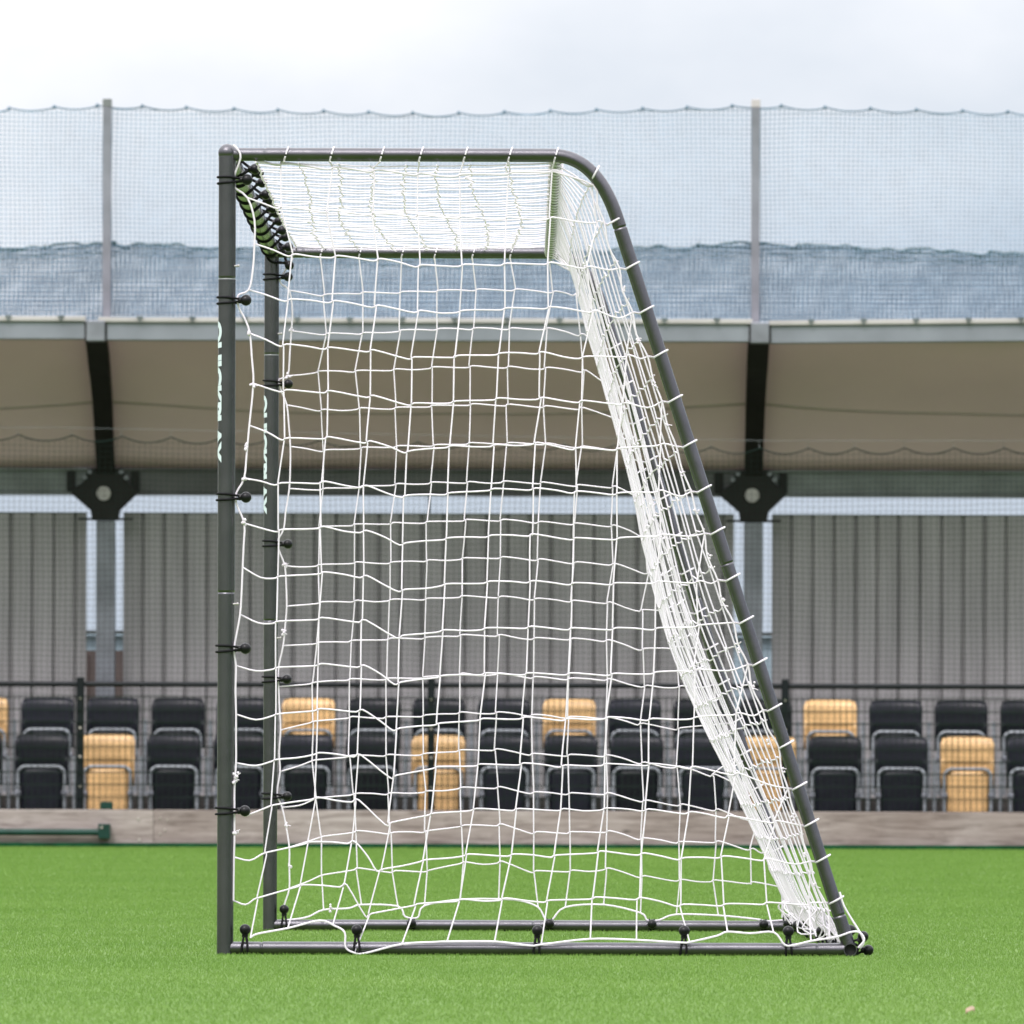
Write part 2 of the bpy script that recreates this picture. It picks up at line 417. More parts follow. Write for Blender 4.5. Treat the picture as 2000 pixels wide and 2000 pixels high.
# ------------------------------------------------------------------ the net
net = thing('goal_net', Vector((post_x+0.6, YN+W/2, 0.9)), 'white square mesh net stretched over the grey goal frame, sagging between its ties', 'goal net')
RT = 0.00184
ROWS_N = {
0:{0:(470,308),1:(549,320),2:(648,328),3:(730,333),4:(816,340),5:(897,342),6:(995,338),7:(1078,334),8:(1155,361)},
1:{0:(483,386),1:(549,405),2:(640,412),3:(728,417),4:(815,421),5:(899,424),6:(988,426),7:(1074,426),8:(1165,433)},
2:{0:(497,476),1:(570,498),2:(654,501),3:(737,507),4:(818,519),5:(902,518),6:(985,516),7:(1070,514),8:(1146,522)},
3:{0:(486,566),1:(562,586),2:(648,589),3:(733,598),4:(816,608),5:(899,608),6:(985,603),7:(1070,601),8:(1158,608)},
4:{0:(488,651),1:(554,674),2:(640,680),3:(723,685),4:(804,699),5:(889,696),6:(974,691),7:(1054,689),8:(1137,698),9:(1223,695)},
5:{0:(495,749),1:(554,763),2:(640,765),3:(723,774),4:(803,789),5:(886,785),6:(969,779),7:(1054,778),8:(1135,784),9:(1217,788)},
6:{0:(487,831),1:(557,857),2:(637,855),3:(717,863),4:(796,882),5:(878,872),6:(963,870),7:(1044,866),8:(1124,876),9:(1205,877),10:(1290,868)},
7:{0:(477,934),1:(543,945),2:(629,942),3:(710,950),4:(790,969),5:(875,964),6:(959,956),7:(1041,955),8:(1123,961),9:(1205,964),10:(1287,959)},
8:{0:(477,1022),1:(544,1036),2:(626,1030),3:(710,1038),4:(787,1062),5:(872,1052),6:(955,1047),7:(1038,1045),8:(1120,1052),9:(1205,1052),10:(1290,1045)},
9:{0:(474,1108),1:(543,1127),2:(627,1119),3:(710,1126),4:(785,1153),5:(868,1142),6:(951,1137),7:(1035,1136),8:(1117,1140),9:(1199,1140),10:(1280,1137)},
10:{0:(469,1200),1:(540,1215),2:(623,1208),3:(708,1213),4:(780,1243),5:(863,1232),6:(946,1228),7:(1032,1225),8:(1115,1228),9:(1197,1228),10:(1280,1228)},
11:{0:(461,1300),1:(539,1305),2:(622,1298),3:(705,1301),4:(777,1334),5:(860,1321),6:(946,1316),7:(1026,1316),8:(1110,1316),9:(1194,1317),10:(1277,1314)},
12:{0:(461,1395),1:(538,1396),2:(620,1386),3:(702,1388),4:(774,1424),5:(855,1414),6:(938,1405),7:(1021,1402),8:(1105,1405),9:(1185,1402),10:(1269,1405)},
13:{0:(461,1490),1:(536,1485),2:(618,1472),3:(698,1476),4:(768,1516),5:(851,1499),6:(933,1494),7:(1017,1492),8:(1098,1496),9:(1181,1493),10:(1267,1493),11:(1352,1499)},
14:{0:(479,1594),1:(529,1574),2:(615,1559),3:(694,1564),4:(759,1608),5:(842,1590),6:(925,1581),7:(1008,1581),8:(1095,1581),9:(1179,1580),10:(1261,1582),11:(1344,1587)},
15:{0:(457,1674),1:(518,1666),2:(601,1646),3:(686,1645),4:(743,1699),5:(826,1681),6:(910,1670),7:(998,1670),8:(1082,1672),9:(1168,1664),10:(1252,1668),11:(1331,1677)},
16:{0:(456,1759),1:(503,1754),2:(586,1730),3:(671,1730),4:(720,1786),5:(811,1767),6:(898,1758),7:(982,1756),8:(1069,1760),9:(1158,1754),10:(1247,1755),11:(1329,1768)},
}
BOT_N = [(489,1832),(503,1824),(562,1813),(624,1798),(653,1808),(673,1821),(675,1850),(692,1861),(712,1862),(785,1844),(850,1840),(873,1839),(966,1839),(1035,1847),(1057,1845),(1153,1834),(1243,1836),(1330,1841),(1347,1840),(1400,1828),(1421,1820),(1465,1823),(1511,1821),(1532,1845),(1550,1846),(1584,1838),(1633,1830),(1664,1820),(1680,1822),(1688,1836),(1676,1851)]
BC_N = {1:(489,1832),2:(562,1813),3:(650,1807),4:(692,1861),5:(785,1844),6:(873,1839),7:(966,1839),8:(1057,1845),9:(1153,1834),10:(1243,1836),11:(1347,1840),12:(1421,1820),13:(1511,1821),14:(1584,1838)}
TIES = [(1180,342),(1213,427),(1242,514),(1268,600),(1297,686),(1325,774),(1353,862),(1382,950),(1408,1032),(1434,1123),(1465,1206),(1493,1288),(1522,1377),(1553,1449),(1571,1530),(1595,1602),(1615,1672),(1644,1753)]
TOPT = {1:559,2:648,3:746,4:822,5:909,6:996,7:1086}
ROWS_F = {
1:{0:(565,567),1:(633,576),2:(708,572),3:(781,571),4:(855,568),5:(930,566),6:(1005,566),7:(1080,570),8:(1125,575)},
2:{0:(569,646),1:(637,652),2:(708,651),3:(781,646),4:(854,643),5:(924,642),6:(995,642),7:(1067,642),8:(1135,654)},
3:{0:(562,734),1:(622,726),2:(695,725),3:(769,722),4:(844,718),5:(919,716),6:(992,717),7:(1066,719),8:(1140,725)},
4:{0:(560,791),1:(628,801),2:(701,798),3:(772,797),4:(844,793),5:(919,790),6:(991,791),7:(1062,794),8:(1136,798)},
5:{0:(567,872),1:(633,880),2:(705,875),3:(774,872),4:(847,870),5:(917,866),6:(990,866),7:(1065,867),8:(1136,873),9:(1205,878)},
6:{0:(565,954),1:(631,955),2:(702,951),3:(772,946),4:(842,943),5:(912,942),6:(983,941),7:(1056,943),8:(1126,948),9:(1197,951)},
7:{0:(554,1033),1:(624,1030),2:(692,1025),3:(764,1022),4:(834,1020),5:(908,1016),6:(978,1016),7:(1051,1020),8:(1122,1023),9:(1194,1027),10:(1260,1047)},
8:{0:(556,1105),1:(622,1104),2:(692,1099),3:(763,1099),4:(834,1095),5:(904,1091),6:(977,1089),7:(1051,1093),8:(1122,1099),9:(1196,1102),10:(1265,1119)},
9:{0:(560,1184),1:(624,1177),2:(692,1174),3:(762,1172),4:(831,1170),5:(902,1165),6:(974,1166),7:(1045,1170),8:(1117,1174),9:(1186,1177),10:(1254,1192)},
10:{0:(553,1261),1:(618,1256),2:(686,1252),3:(758,1248),4:(829,1246),5:(899,1241),6:(973,1241),7:(1043,1247),8:(1114,1248),9:(1184,1251),10:(1254,1268)},
11:{0:(544,1341),1:(610,1334),2:(683,1327),3:(755,1326),4:(826,1323),5:(899,1316),6:(972,1316),7:(1042,1323),8:(1111,1326),9:(1186,1327),10:(1259,1340)},
12:{0:(548,1426),1:(611,1410),2:(683,1401),3:(754,1401),4:(826,1398),5:(897,1392),6:(969,1392),7:(1039,1397),8:(1109,1401),9:(1184,1402),10:(1251,1414),11:(1324,1423)},
13:{0:(547,1507),1:(610,1486),2:(681,1477),3:(754,1475),4:(826,1473),5:(897,1466),6:(966,1464),7:(1039,1473),8:(1109,1475),9:(1183,1476),10:(1254,1490),11:(1322,1498)},
14:{0:(551,1577),1:(617,1560),2:(690,1551),3:(759,1550),4:(831,1546),5:(899,1539),6:(972,1538),7:(1041,1548),8:(1111,1550),9:(1186,1550),10:(1256,1564),11:(1329,1572)},
15:{0:(565,1655),1:(627,1635),2:(695,1624),3:(764,1627),4:(831,1624),5:(902,1613),6:(976,1611),7:(1043,1626),8:(1113,1626),9:(1185,1624),10:(1252,1638),11:(1326,1645)},
16:{0:(565,1735),1:(628,1710),2:(697,1697),3:(767,1702),4:(834,1701),5:(904,1685),6:(977,1684),7:(1043,1702),8:(1113,1701),9:(1184,1697),10:(1254,1712),11:(1326,1719)},
}
BOT_F = [(556,1797),(580,1795),(604,1790),(632,1777),(681,1774),(706,1767),(777,1770),(791,1790),(816,1792),(829,1769),(899,1757),(974,1756),(1016,1759),(1051,1772),(1065,1795),(1078,1797),(1104,1772),(1179,1767),(1251,1783),(1264,1797),(1287,1797),(1321,1786),(1403,1788),(1475,1795),(1500,1799),(1530,1797)]
BC_F = {1:(632,1777),2:(706,1767),3:(777,1770),4:(829,1769),5:(899,1757),6:(974,1756),7:(1051,1772),8:(1104,1772),9:(1179,1767),10:(1251,1783),11:(1321,1786),12:(1403,1788)}
ROWTIE = {**{k:k for k in range(13)}, 13:14, 14:15, 15:16, 16:17}
LEGDIR = Vector((0.306,0.952))
def side_panel(rows, bot, bc, Y, name, nearside):
    k_ = 1.0 if nearside else K
    mb = MB()
    def fx(p): return (p[0], p[1]) if nearside else (UX+K*(p[0]-UX), UY+K*(p[1]-UY))
    def w3(p, dy=0.0): v = at(p[0], p[1], Y+dy); return v
    jit = lambda s: random.gauss(0, s)
    yoff = {}
    def node(k, j):
        p = rows[k][j]
        if (k,j) not in yoff: yoff[(k,j)] = jit(0.004)
        return w3(p, yoff[(k,j)])
    ties = [fx(t) for t in TIES]
    bord = [(t[0]-32*k_, t[1]+10*k_) for t in ties]
    bord[0] = fx((1159,362)); 
    # extend rows up to the border next to the sloping leg
    for k in rows:
        b = bord[ROWTIE[k]]
        js = sorted(rows[k]); jl = js[-1]; x, y = rows[k][jl]
        x0, y0 = x, y
        while b[0]-x > 112*k_:
            jl += 1; x += 83*k_
            f = (x-x0)/(b[0]-x0)
            rows[k][jl] = (x+jit(3), y0+(b[1]-y0)*f**1.5+jit(2.5))
    # horizontal strands
    for k in sorted(rows):
        js = sorted(rows[k]); pts = []
        for j in js:
            c = node(k,j); e = 7*Y/F*k_; u = 2.6*Y/F*k_
            if j == js[0]: pts.append(c); continue
            pv = pts[-1]
            if nearside and j == 1 and k >= 9:   # slack strand beside the post
                mid = pv.lerp(c,0.5); mid.z -= (7+random.random()*4)*Y/F if k != 14 else 0; pts.append(mid)
            elif random.random() < 0.75:
                mid = pv.lerp(c,0.45+random.random()*0.1); mid.z -= abs(jit(1.8))*Y/F; pts.append(mid)
            pts.append(c+Vector((-e,0,-u))); pts.append(c+Vector((e*0.9,0,u*0.7)))
        b = w3(bord[ROWTIE[k]])
        if random.random() < 0.6:
            mid = pts[-1].lerp(b,0.6); mid.z -= (4+random.random()*9)*Y/F*k_; pts.append(mid)
        pts.append(b)
        mb.tube(cat_rom(pts,3), RT*(1.35 if (k == 0 and nearside) else 1), 6)
    # vertical strands
    cols = sorted({j for k in rows for j in rows[k]})
    for j in cols:
        if j == 0: continue
        ks = [k for k in sorted(rows) if j in rows[k]]
        pts = []
        k0 = ks[0]
        if j in TOPT:
            tx = TOPT[j]
            top = w3(fx((tx-3,315)), -0.013 if nearside else -0.013); pts.append(top)
        else:
            pts.append(w3(bord[max(0,ROWTIE[k0]-1)]))
        for k in ks:
            c = node(k,j); pts.append(c+Vector((jit(0.0012),0,0.004))); pts.append(c+Vector((jit(0.0012),0,-0.005)))
        if j in bc: pts.append(w3(bc[j], -0.016 if nearside else 0))
        if not nearside and j in (4,11): pass
        mb.tube(cat_rom(pts,3), RT, 6)
    # front border cord with its bungee points
    if nearside:
        L = [(455,283),(463,290),(470,308),(457,345),(456,364),(483,386),(497,430),(497,476),(494,525),(486,566),(465,577),(466,599),(478,622),(488,651),(492,700),(495,749),(487,831),(482,885),(477,934),(462,962),(462,984),(477,1022),(476,1065),(474,1108),(472,1155),(469,1200),(459,1255),(457,1275),(461,1300),(460,1345),(461,1395),(461,1442),(461,1490),(458,1540),(458,1580),(458,1610),(458,1640),(457,1674),(456,1759)]
    else:
        L = [(UX+K*(470-UX),UY+K*(308-UY)),(572,505),(546,548),(565,567),(571,610),(569,646),(566,690),(562,734),(545,741),(548,760),(560,791),(564,830),(567,872),(567,910),(565,954),(558,1000),(554,1033),(543,1055),(544,1072),(556,1105),(559,1145),(560,1184),(557,1222),(553,1261),(545,1298),(543,1330),(544,1341),(546,1385),(548,1426),(545,1470),(547,1507),(541,1550),(551,1577),(559,1615),(565,1655),(565,1690),(565,1735),(556,1765),(553,1790)]
    cp = cat_rom([w3(p, -0.019 if (nearside and q < 3) else -0.006) for q, p in enumerate(L)],3)
    mb.tube(cp, RT*1.25, 7)
    # frayed knots on the border cord
    for i in ([(488,651),(495,749),(478,872),(477,934),(477,1022),(461,1516),(460,1522),(459,1626)] if nearside else [(562,734),(569,646),(556,1105),(553,1235),(559,1612),(566,1690),(645,1772)]):
        c = w3(i, -0.007)
        for q in range(4):
            mb.ball(c+Vector((jit(0.003),jit(0.002),jit(0.004))), 0.0030+random.random()*0.0015, 7, 5)
        for q in range(2): mb.tube([c, c+Vector((random.uniform(0.002,0.013),-0.003,random.uniform(-0.006,0.008)))], 0.0011, 5)
    # border cord along the sloping leg
    bp = [w3(fx((1078,334)))] if nearside else [w3(fx((1082,318)))]
    for i, b in enumerate(bord):
        bp.append(w3((b[0],b[1]), -0.003))
        if i < len(bord)-1:
            n_ = bord[i+1]; mx_ = (b[0]*0.5+n_[0]*0.5-(3+random.random()*5)*k_, b[1]*0.5+n_[1]*0.5); bp.append(w3(mx_,-0.003))
    bp.append(w3(fx((1619,1785)),-0.003)); bp.append(w3(fx((1620,1835)),-0.004))
    mb.tube(cat_rom(bp,3), RT*1.2, 6)
    for i in range(2,len(bord)-1):
        if random.random() < 0.8:
            c = w3((bord[i][0]+10*k_, bord[i][1]+(30+random.random()*30)*k_), -0.004)
            for q in range(3): mb.ball(c+Vector((jit(0.003),0,jit(0.005))), 0.0028, 6, 5)
            mb.tube([c, c+Vector((random.uniform(-0.004,0.012),-0.003,random.uniform(-0.006,0.006)))], 0.0011, 5)
    # ground rope
    mb.tube(cat_rom([w3(p, -0.0185 if nearside else -0.004) for p in bot],4), RT*1.3, 7)
    if nearside:
        mb.tube(cat_rom([w3(p,-0.012) for p in ((1640,1742),(1648,1768),(1664,1796),(1679,1820),(1687,1840),(1680,1852))],4), RT*1.2, 6)
    # loops lashed round the top bar
    for j, tx in TOPT.items():
        c = at(*fx((tx,302.5)), Y); c.z = Z_TB
        mb.tube([c+Vector(((0.0022*2*math.sin(a)*1.2), -0.0172*math.cos(a), 0.0172*math.sin(a))) for a in ser(20,0,2*math.pi*0.95)], RT*1.05, 6, closed=False)
    # loops lashed round the sloping leg
    for i, t in enumerate(ties):
        py = t[1]+5*k_
        if i == 0:
            c = nx(1163,338)
            d = Vector((0.78,0,-0.62)).normalized()
        else:
            xx = 1211+0.3215*(TIES[i][1]+5-444) if i > 1 else 1200
            c = nx(xx, TIES[i][1]+5); d = Vector((0.306,0,-0.952))
        c.y = Y
        nrm = Vector((d.z,0,-d.x)); nrm = -nrm if nrm.x < 0 else nrm      # across the tube, towards the outside
        tilt = 0.0035
        rr = 0.0176
        pts = [w3(bord[i],-0.004)]
        for a in ser(15, -0.15*math.pi, 1.35*math.pi):
            # front of the tube (-Y) first, round the outside, and back
            pts.append(c+nrm*(-rr*math.cos(a))+Vector((0,-rr*math.sin(a),0))-d*(tilt*(-math.cos(a))))
        mb.tube(pts, RT*1.35, 6)
    o = mb.build(name, M['twine'], net)
    return rows
side_panel(ROWS_N, BOT_N, BC_N, YN, 'side_mesh', True)
side_panel(ROWS_F, BOT_F, BC_F, YF, 'side_mesh', False)

# back and roof mesh
def interp(path, v):
    L = [0]
    for a, b in zip(path, path[1:]): L.append(L[-1]+(b-a).length)
    t = v*L[-1]
    for i in range(len(path)-1):
        if t <= L[i+1]+1e-9:
            return path[i].lerp(path[i+1], (t-L[i])/max(1e-9,L[i+1]-L[i]))
    return path[-1]
edge_px = [(1088,318),(1120,333)]+[(t[0]-30,t[1]+9) for t in TIES]+[(1625,1810),(1652,1846)]
mid_px = [(1094,312),(1110,345),(1134,415),(1156,504),(1195,640),(1237,781),(1282,970),(1327,1166),(1380,1310),(1436,1431),(1530,1630),(1612,1805),(1650,1846)]
edge_p = cat_rom([nx(*p) for p in edge_px],4); mid_p = cat_rom([nx(*p) for p in mid_px],4)
def gsag(u):
    d = min(u, 1-u)
    x = min(1.0, d/0.33)
    return 1-(1-x)**1.7
NW = 36
NR = 21
strand_j = [random.gauss(0,0.002) for _ in range(NW+1)]
strand_s = [random.gauss(1,0.03) for _ in range(NW+1)]
def back_pt(u, v, i=None):
    e, m_ = interp(edge_p, v), interp(mid_p, v)
    gq = gsag(u)
    if i is not None: gq = min(1.08, gq*strand_s[i])
    p = e.lerp(m_, gq)
    return Vector((p.x, YN+u*W, p.z))
mb = MB()
bnod = {}
for i in range(NW+1):
    u = i/NW
    for k in range(NR+1):
        v = k/NR
        p = back_pt(u, v, i)
        fade = math.sin(math.pi*min(1,max(0,v)))**0.5
        bnod[(i,k)] = p+Vector((random.gauss(0,0.0015)*fade+strand_j[i]*fade, random.gauss(0,0.005)*fade, random.gauss(0,0.003)*fade))
for i in range(1,NW):
    mb.tube(cat_rom([bnod[(i,k)] for k in range(NR+1)],2), RT*1.1, 5)
for k in range(1,NR):
    pts = []
    for i in range(NW+1):
        c = bnod[(i,k)]
        if i: pts.append(c+Vector((0.001,-0.012,0.003)))
        pts.append(c+Vector((0,0.010 if i < NW else 0,-0.003)))
        if i < NW and random.random() < 0.3:
            q = c.lerp(bnod[(i+1,k)],0.5); q.z -= random.random()*0.006; pts.append(q)
    mb.tube(cat_rom(pts,2), RT*0.95, 5)
# lacing round the rear top bar and rear ground rope
lp = []
for q in range(0, 37*10+1):
    a = q/10*2*math.pi; y = YN+0.02+q/370*(W-0.04)
    lp.append((XT+0.0165*math.cos(a)+0.001, y, Z_TB-0.002+0.0165*math.sin(a)))
mb.tube(lp, 0.0014, 5)
gp = [Vector((XR-0.012+random.gauss(0,0.010), YN+W*i/48, 0.040+random.gauss(0,0.006))) for i in range(49)]
mb.tube(cat_rom(gp,3), RT*1.4, 6)
for q in range(60):
    i = random.randrange(1,NW)
    a = bnod[(i,NR-1)]; b = Vector((XR-0.02+random.gauss(0,0.02), a.y+random.gauss(0,0.05), 0.03+random.random()*0.03))
    c = a.lerp(b,0.5)+Vector((random.gauss(0,0.015),0,random.gauss(0,0.012)))
    mb.tube(cat_rom([a,c,b],4), RT, 5)
mb.build('back_mesh', M['twine'], net)
# roof: strands run fore and aft from the crossbar to the rear top bar
mb = MB()
XA = post_x+0.066
def roof_pt(u, s):
    x = XA+(XT-0.012-XA)*s
    bow = 4*s*(1-s)
    dz = -0.018+0.030*u-0.008*bow-0.010*math.sin(math.pi*u)
    return Vector((x, YN+u*W, Z_TB+dz))
rn = {}
NC = 8
for i in range(NW+1):
    for j in range(NC+1):
        u = i/NW
        s = j/NC
        rn[(i,j)] = roof_pt(u,s)+Vector((random.gauss(0,0.0028)+0.016*math.sin(u*5+j*0.7) if 0 < j < NC else 0, random.gauss(0,0.004), random.gauss(0,0.0012)))
for i in range(0,NW+1):
    pts = []
    for j in range(NC+1):
        pts.append(rn[(i,j)])
        if j < NC:
            q = rn[(i,j)].lerp(rn[(i,j+1)],0.5); q.z -= 0.001+random.random()*0.001; pts.append(q)
    mb.tube(cat_rom(pts,2), RT*0.86, 5)
for j in range(0,NC):
    pts = []
    for i in range(NW+1):
        c = rn[(i,j)]
        pts.append(c+Vector((-0.002,-0.02,0.0005))); pts.append(c+Vector((0.002,0.02,-0.0005)))
    mb.tube(cat_rom(pts,2), RT*(1.3 if j == 0 else 0.95), 5)
mb.build('roof_mesh', M['twine'], net)

# ------------------------------------------------------------------ ball bungees
def make_bungee(r, name='ball_bungee', sep=0.0072, dist=0.027, cordr=0.0026):
    root = thing(name, (0,0,0), '', '')
    b = MB(); b.ball((r+dist,0,0), 0.0126, 18, 12); b.tube([(r+dist-0.017,0,0),(r+dist-0.010,0,0)], 0.0072, 12)
    b.build('ball', M['rubber'], root)
    c = MB()
    for sg in (-1,1):
        pts = [(r+dist-0.012, -0.002, sg*0.002)]
        a0 = math.radians(58)
        for a in ser(20, a0, 2*math.pi-a0):
            pts.append(((r+0.0024)*math.cos(a), -(r+0.0024)*math.sin(a), sg*sep*(0.75+0.25*math.cos((a-math.pi)*0.6))))
        pts.append((r+dist-0.012, 0.002, sg*0.002))
        c.tube(cat_rom(pts,2), cordr, 7)
    c.build('elastic_loop', M['cord'], root)
    return root
protos = {}
ordw = ['first','second','third','fourth','fifth','sixth','seventh','eighth','ninth','tenth','eleventh','twelfth','thirteenth','fourteenth','fifteenth']
def place_bungee(kind, pos, axis, out, label, group):
    r = {'post':0.0195,'cross':0.0205,'bar':0.0152}[kind]; cr_ = 0.0032 if kind == 'cross' else 0.0026
    if kind not in protos: protos[kind] = make_bungee(r, dist={'post':0.026,'cross':0.028,'bar':0.027}[kind], cordr=cr_); o = protos[kind]
    else: o = copy_tree(protos[kind])
    z = Vector(axis).normalized(); x = Vector(out); x = (x-z*x.dot(z)).normalized(); y = z.cross(x)
    mtx = Matrix((x,y,z)).transposed().to_4x4(); mtx.translation = Vector(pos)
    o.matrix_world = mtx
    o.location = mtx.translation; o.rotation_euler = mtx.to_euler()
    tag(o, label, 'bungee tie', group); return o
G1 = 'ball bungees on the goal posts'; G2 = 'ball bungees along the ground bars'; G3 = 'ball bungees along the crossbar'; G4 = 'ball bungees along the rear ground bar'
n_post = len([352,587,971,1267,1584])
for i, py in enumerate((352,587,971,1267,1584)):
    place_bungee('post', (post_x,YN,at(441,py,YN).z), (0.03*random.uniform(-1,1),0,1), (1,-0.25+random.uniform(-.1,.1),random.uniform(-.06,.06)), 'black ball bungee looped round the near post, %s of five from top'%ordw[i], G1)
for i, py in enumerate((541,749,1062,1327,1555)):
    place_bungee('post', (post_x,YF,at(530,py,YF).z), (0.03*random.uniform(-1,1),0,1), (1,-0.2+random.uniform(-.1,.1),random.uniform(-.06,.06)), 'black ball bungee looped round the far post, %s of five from top'%ordw[i], G1)
for i, px in enumerate((478,697,1048,1335,1540)):
    place_bungee('bar', (nx(px,1856).x,YN,Z_BB), (1,0,random.uniform(-.05,.05)), (random.uniform(-.15,.15),-0.15,1), 'black ball bungee upright on the near ground bar, %s of five from the post'%ordw[i], G2)
for i, (px, up) in enumerate(((555,1),(804,0),(1073,0),(1273,0),(1491,0))):
    o = place_bungee('bar', (at(px,1810,YF).x,YF,Z_BB), (1,0,0), (0.05,-0.1,1) if up else (0.08,-1,0.15), 'black ball bungee on the far ground bar, %s of five from the post'%ordw[i], G2)
for i in range(12):
    u = 0.05+0.905*i/11
    a = random.uniform(-0.05,0.30)
    place_bungee('cross', (post_x,YN+u*W,Z_TOP), (random.uniform(-.04,.04),1,0), (1,0,a), 'black ball bungee round the crossbar, %s of twelve from near to far post'%ordw[i], G3)
place_bungee('cross', (post_x+0.01,YF-0.02,Z_TOP-0.008), (0.2,1,0.2), (1,-0.2,-0.9), 'black ball bungee hanging below the crossbar end at the far post', G3)
rb = [(-0.022,(0.55,-0.55,0.55)),(0.0,(0.62,0.78,-0.02)),(0.16,(0.2,0,1)),(0.40,(-0.5,0,0.9)),(0.62,(0.3,0,1)),(0.95,(-0.7,0,0.6)),(1.3,(-0.2,0,1)),(1.75,(0.4,0,0.9)),(2.2,(-0.6,0,0.8)),(2.6,(-0.9,0,0.4)),(3.0,(-0.4,0,0.9)),(3.35,(-1,0,0.3)),(3.55,(-0.8,0,0.5))]
for i, (dy, out) in enumerate(rb):
    place_bungee('bar', (XR,YN+0.03+dy,0.0152), (0,1,0), out, ('black ball bungee outside the open rear tube end, %s of two' % ('upper' if i == 0 else 'lower')) if i < 2 else 'black ball bungee on the rear ground bar, %s of eleven from near to far'%ordw[i-2], G4)

# fallen leaf on the turf
lf = MB()
c = Vector((at(1892,1979,14.9).x, F*HC/(1979-UY+2.6), 0.012))
lf.sheet([[c+Vector((dx*0.0075, dy*0.004, 0.002*math.sin(dx*1.5)+0.0034*dy+(0.0 if abs(dx)+abs(dy)<1.6 else -0.004))) for dx in (-1,-.5,0,.5,1)] for dy in (-1,-.4,.4,1)])
lo = lf.build('fallen_leaf', M['leaf'], origin=c); md = lo.modifiers.new('thick','SOLIDIFY'); md.thickness = 0.0008
tag(lo, 'small pale tan leaf lying on the turf to the right of the goal', 'leaf')

# ------------------------------------------------------------------ behind the pitch: timber boards
z_bt = at(1000,1583.5,YB).z
def bx(px, Y=YB): return at(px,1600,Y).x
seams = [-2500,300,3900]
blab = ['weathered grey brown timber board left of the bolted joint near the front post','long weathered grey brown timber board right of the bolted joint, running behind the goal']
for i in range(2):
    m = MB(); m.box((bx(seams[i])+0.001,YB,0.026),(bx(seams[i+1])-0.001,YB+0.05,z_bt+random.uniform(-.002,.002)))
    root = tag(m.build('timber_board', M['wood'], origin=(bx(seams[i]),YB,0), bevel=0.004), blab[i], 'timber board', 'timber boards along the pitch edge')
    for px, py in (((270,1599),(272,1640)) if i == 0 else ((313,1597),(327,1601),(313,1628),(322,1620)) if i == 1 else ((1726,1600),(1730,1642))):
        c = at(px,py,YB)
        q = MB(); q.tube([(c.x,YB-0.006,c.z),(c.x,YB+0.004,c.z)], 0.011 if i == 0 else 0.007, 10); q.build('bolt', M['bolt'], root)
m = MB(); m.box((-14,YB-0.045,0.0),(14,YB+0.0,0.030)); tag(m.build('kerb', M['edge'], bevel=0.006), 'dark green turf edging at the foot of the boards', 'edging', kind='structure')
# green bar
YG = YB-0.055
rt = thing('green_bar', (at(205,1626,YG).x,YG,0), 'dark green steel bar on the front of the timber board, ending in a bracket', 'steel bar')
zc = at(100,1625.5,YG).z
m = MB(); m.tube([(at(-560,1626,YG).x,YG,zc),(at(208,1626,YG).x,YG,zc)], 0.0235, 16); m.build('bar_tube', M['greenpaint'], rt)
m = MB(); a = at(192,1638,YG); b = at(215,1609,YG); m.box((a.x,YG-0.03,a.z),(b.x,YB-0.001,b.z)); br = m.build('end_bracket', M['greenpaint'], rt, bevel=0.004)
c = at(199,1616,YG); m = MB(); m.tube([(c.x,YG-0.036,c.z),(c.x,YG-0.028,c.z)],0.009,10); m.build('bolt', M['bolt'], br)
a = at(195,1580.5,YB); b = at(220,1567,YB)
m = MB(); m.box((a.x,YB+0.005,z_bt+0.002),(b.x,YB+0.07,b.z)); m.box((a.x+0.01,YB+0.012,b.z),(b.x-0.012,YB+0.06,b.z+0.006))
tag(m.build('fixing_block', M['greenpaint'], origin=(a.x,YB,z_bt), bevel=0.004), 'small dark green block on top of the timber board before a yellow seat', 'block')

# ------------------------------------------------------------------ terrace
YS1, YS2 = 64.2, 65.0
m = MB(); m.box((-14,YB+0.05,-0.02),(14,YS1+0.42,0.09)); tag(m.build('terrace', M['deck']), 'lower concrete terrace', 'terrace', kind='structure')
m = MB(); m.box((-14,YS1+0.42,-0.02),(14,68.5,0.36)); tag(m.build('terrace', M['deck']), 'upper concrete terrace', 'terrace', kind='structure')

# low black fence with welded mesh
YP = 63.35
px_posts = [-1219,-531,157,842,1533,2221,2909]
zr = at(1000,1338.5,YP).z
fz = thing('mesh_fence', (0,YP,0), 'low black steel fence with top rail and dark wire mesh before the seats', 'fence')
m = MB(); m.tube([(-9.2,YP,zr),(9.2,YP,zr)], 0.0185, 12); m.build('top_rail', M['fenceblack'], fz)
for px in px_posts:
    x = at(px,1450,YP).x
    m = MB(); m.box((x-0.0255,YP-0.035,0.0),(x+0.0255,YP+0.02,zr+0.048)); p = m.build('post', M['fenceblack'], fz, bevel=0.004)
    for py in (1366,1424,1480,1538):
        z = at(1000,py,YP).z
        q = MB(); q.tube([(x,YP-0.041,z),(x,YP-0.034,z)], 0.009, 10); q.build('bolt', M['bolt'], p)
ztop = at(1000,1362,YP).z
m = MB()
wz = ztop; zz = ztop
x0, x1 = -9.2, 9.2
k = 0
while zz > 0.2:
    for dz in (0,0.010): m.box((x0,YP-0.047,zz-dz-0.0021),(x1,YP-0.043,zz-dz+0.0021))
    zz -= 0.088; k += 1
x = x0
while x < x1:
    m.box((x-0.0022,YP-0.0428,0.16),(x+0.0022,YP-0.0392,ztop)); x += 0.0435
m.build('wire_mesh', M['fencegreen'], fz)

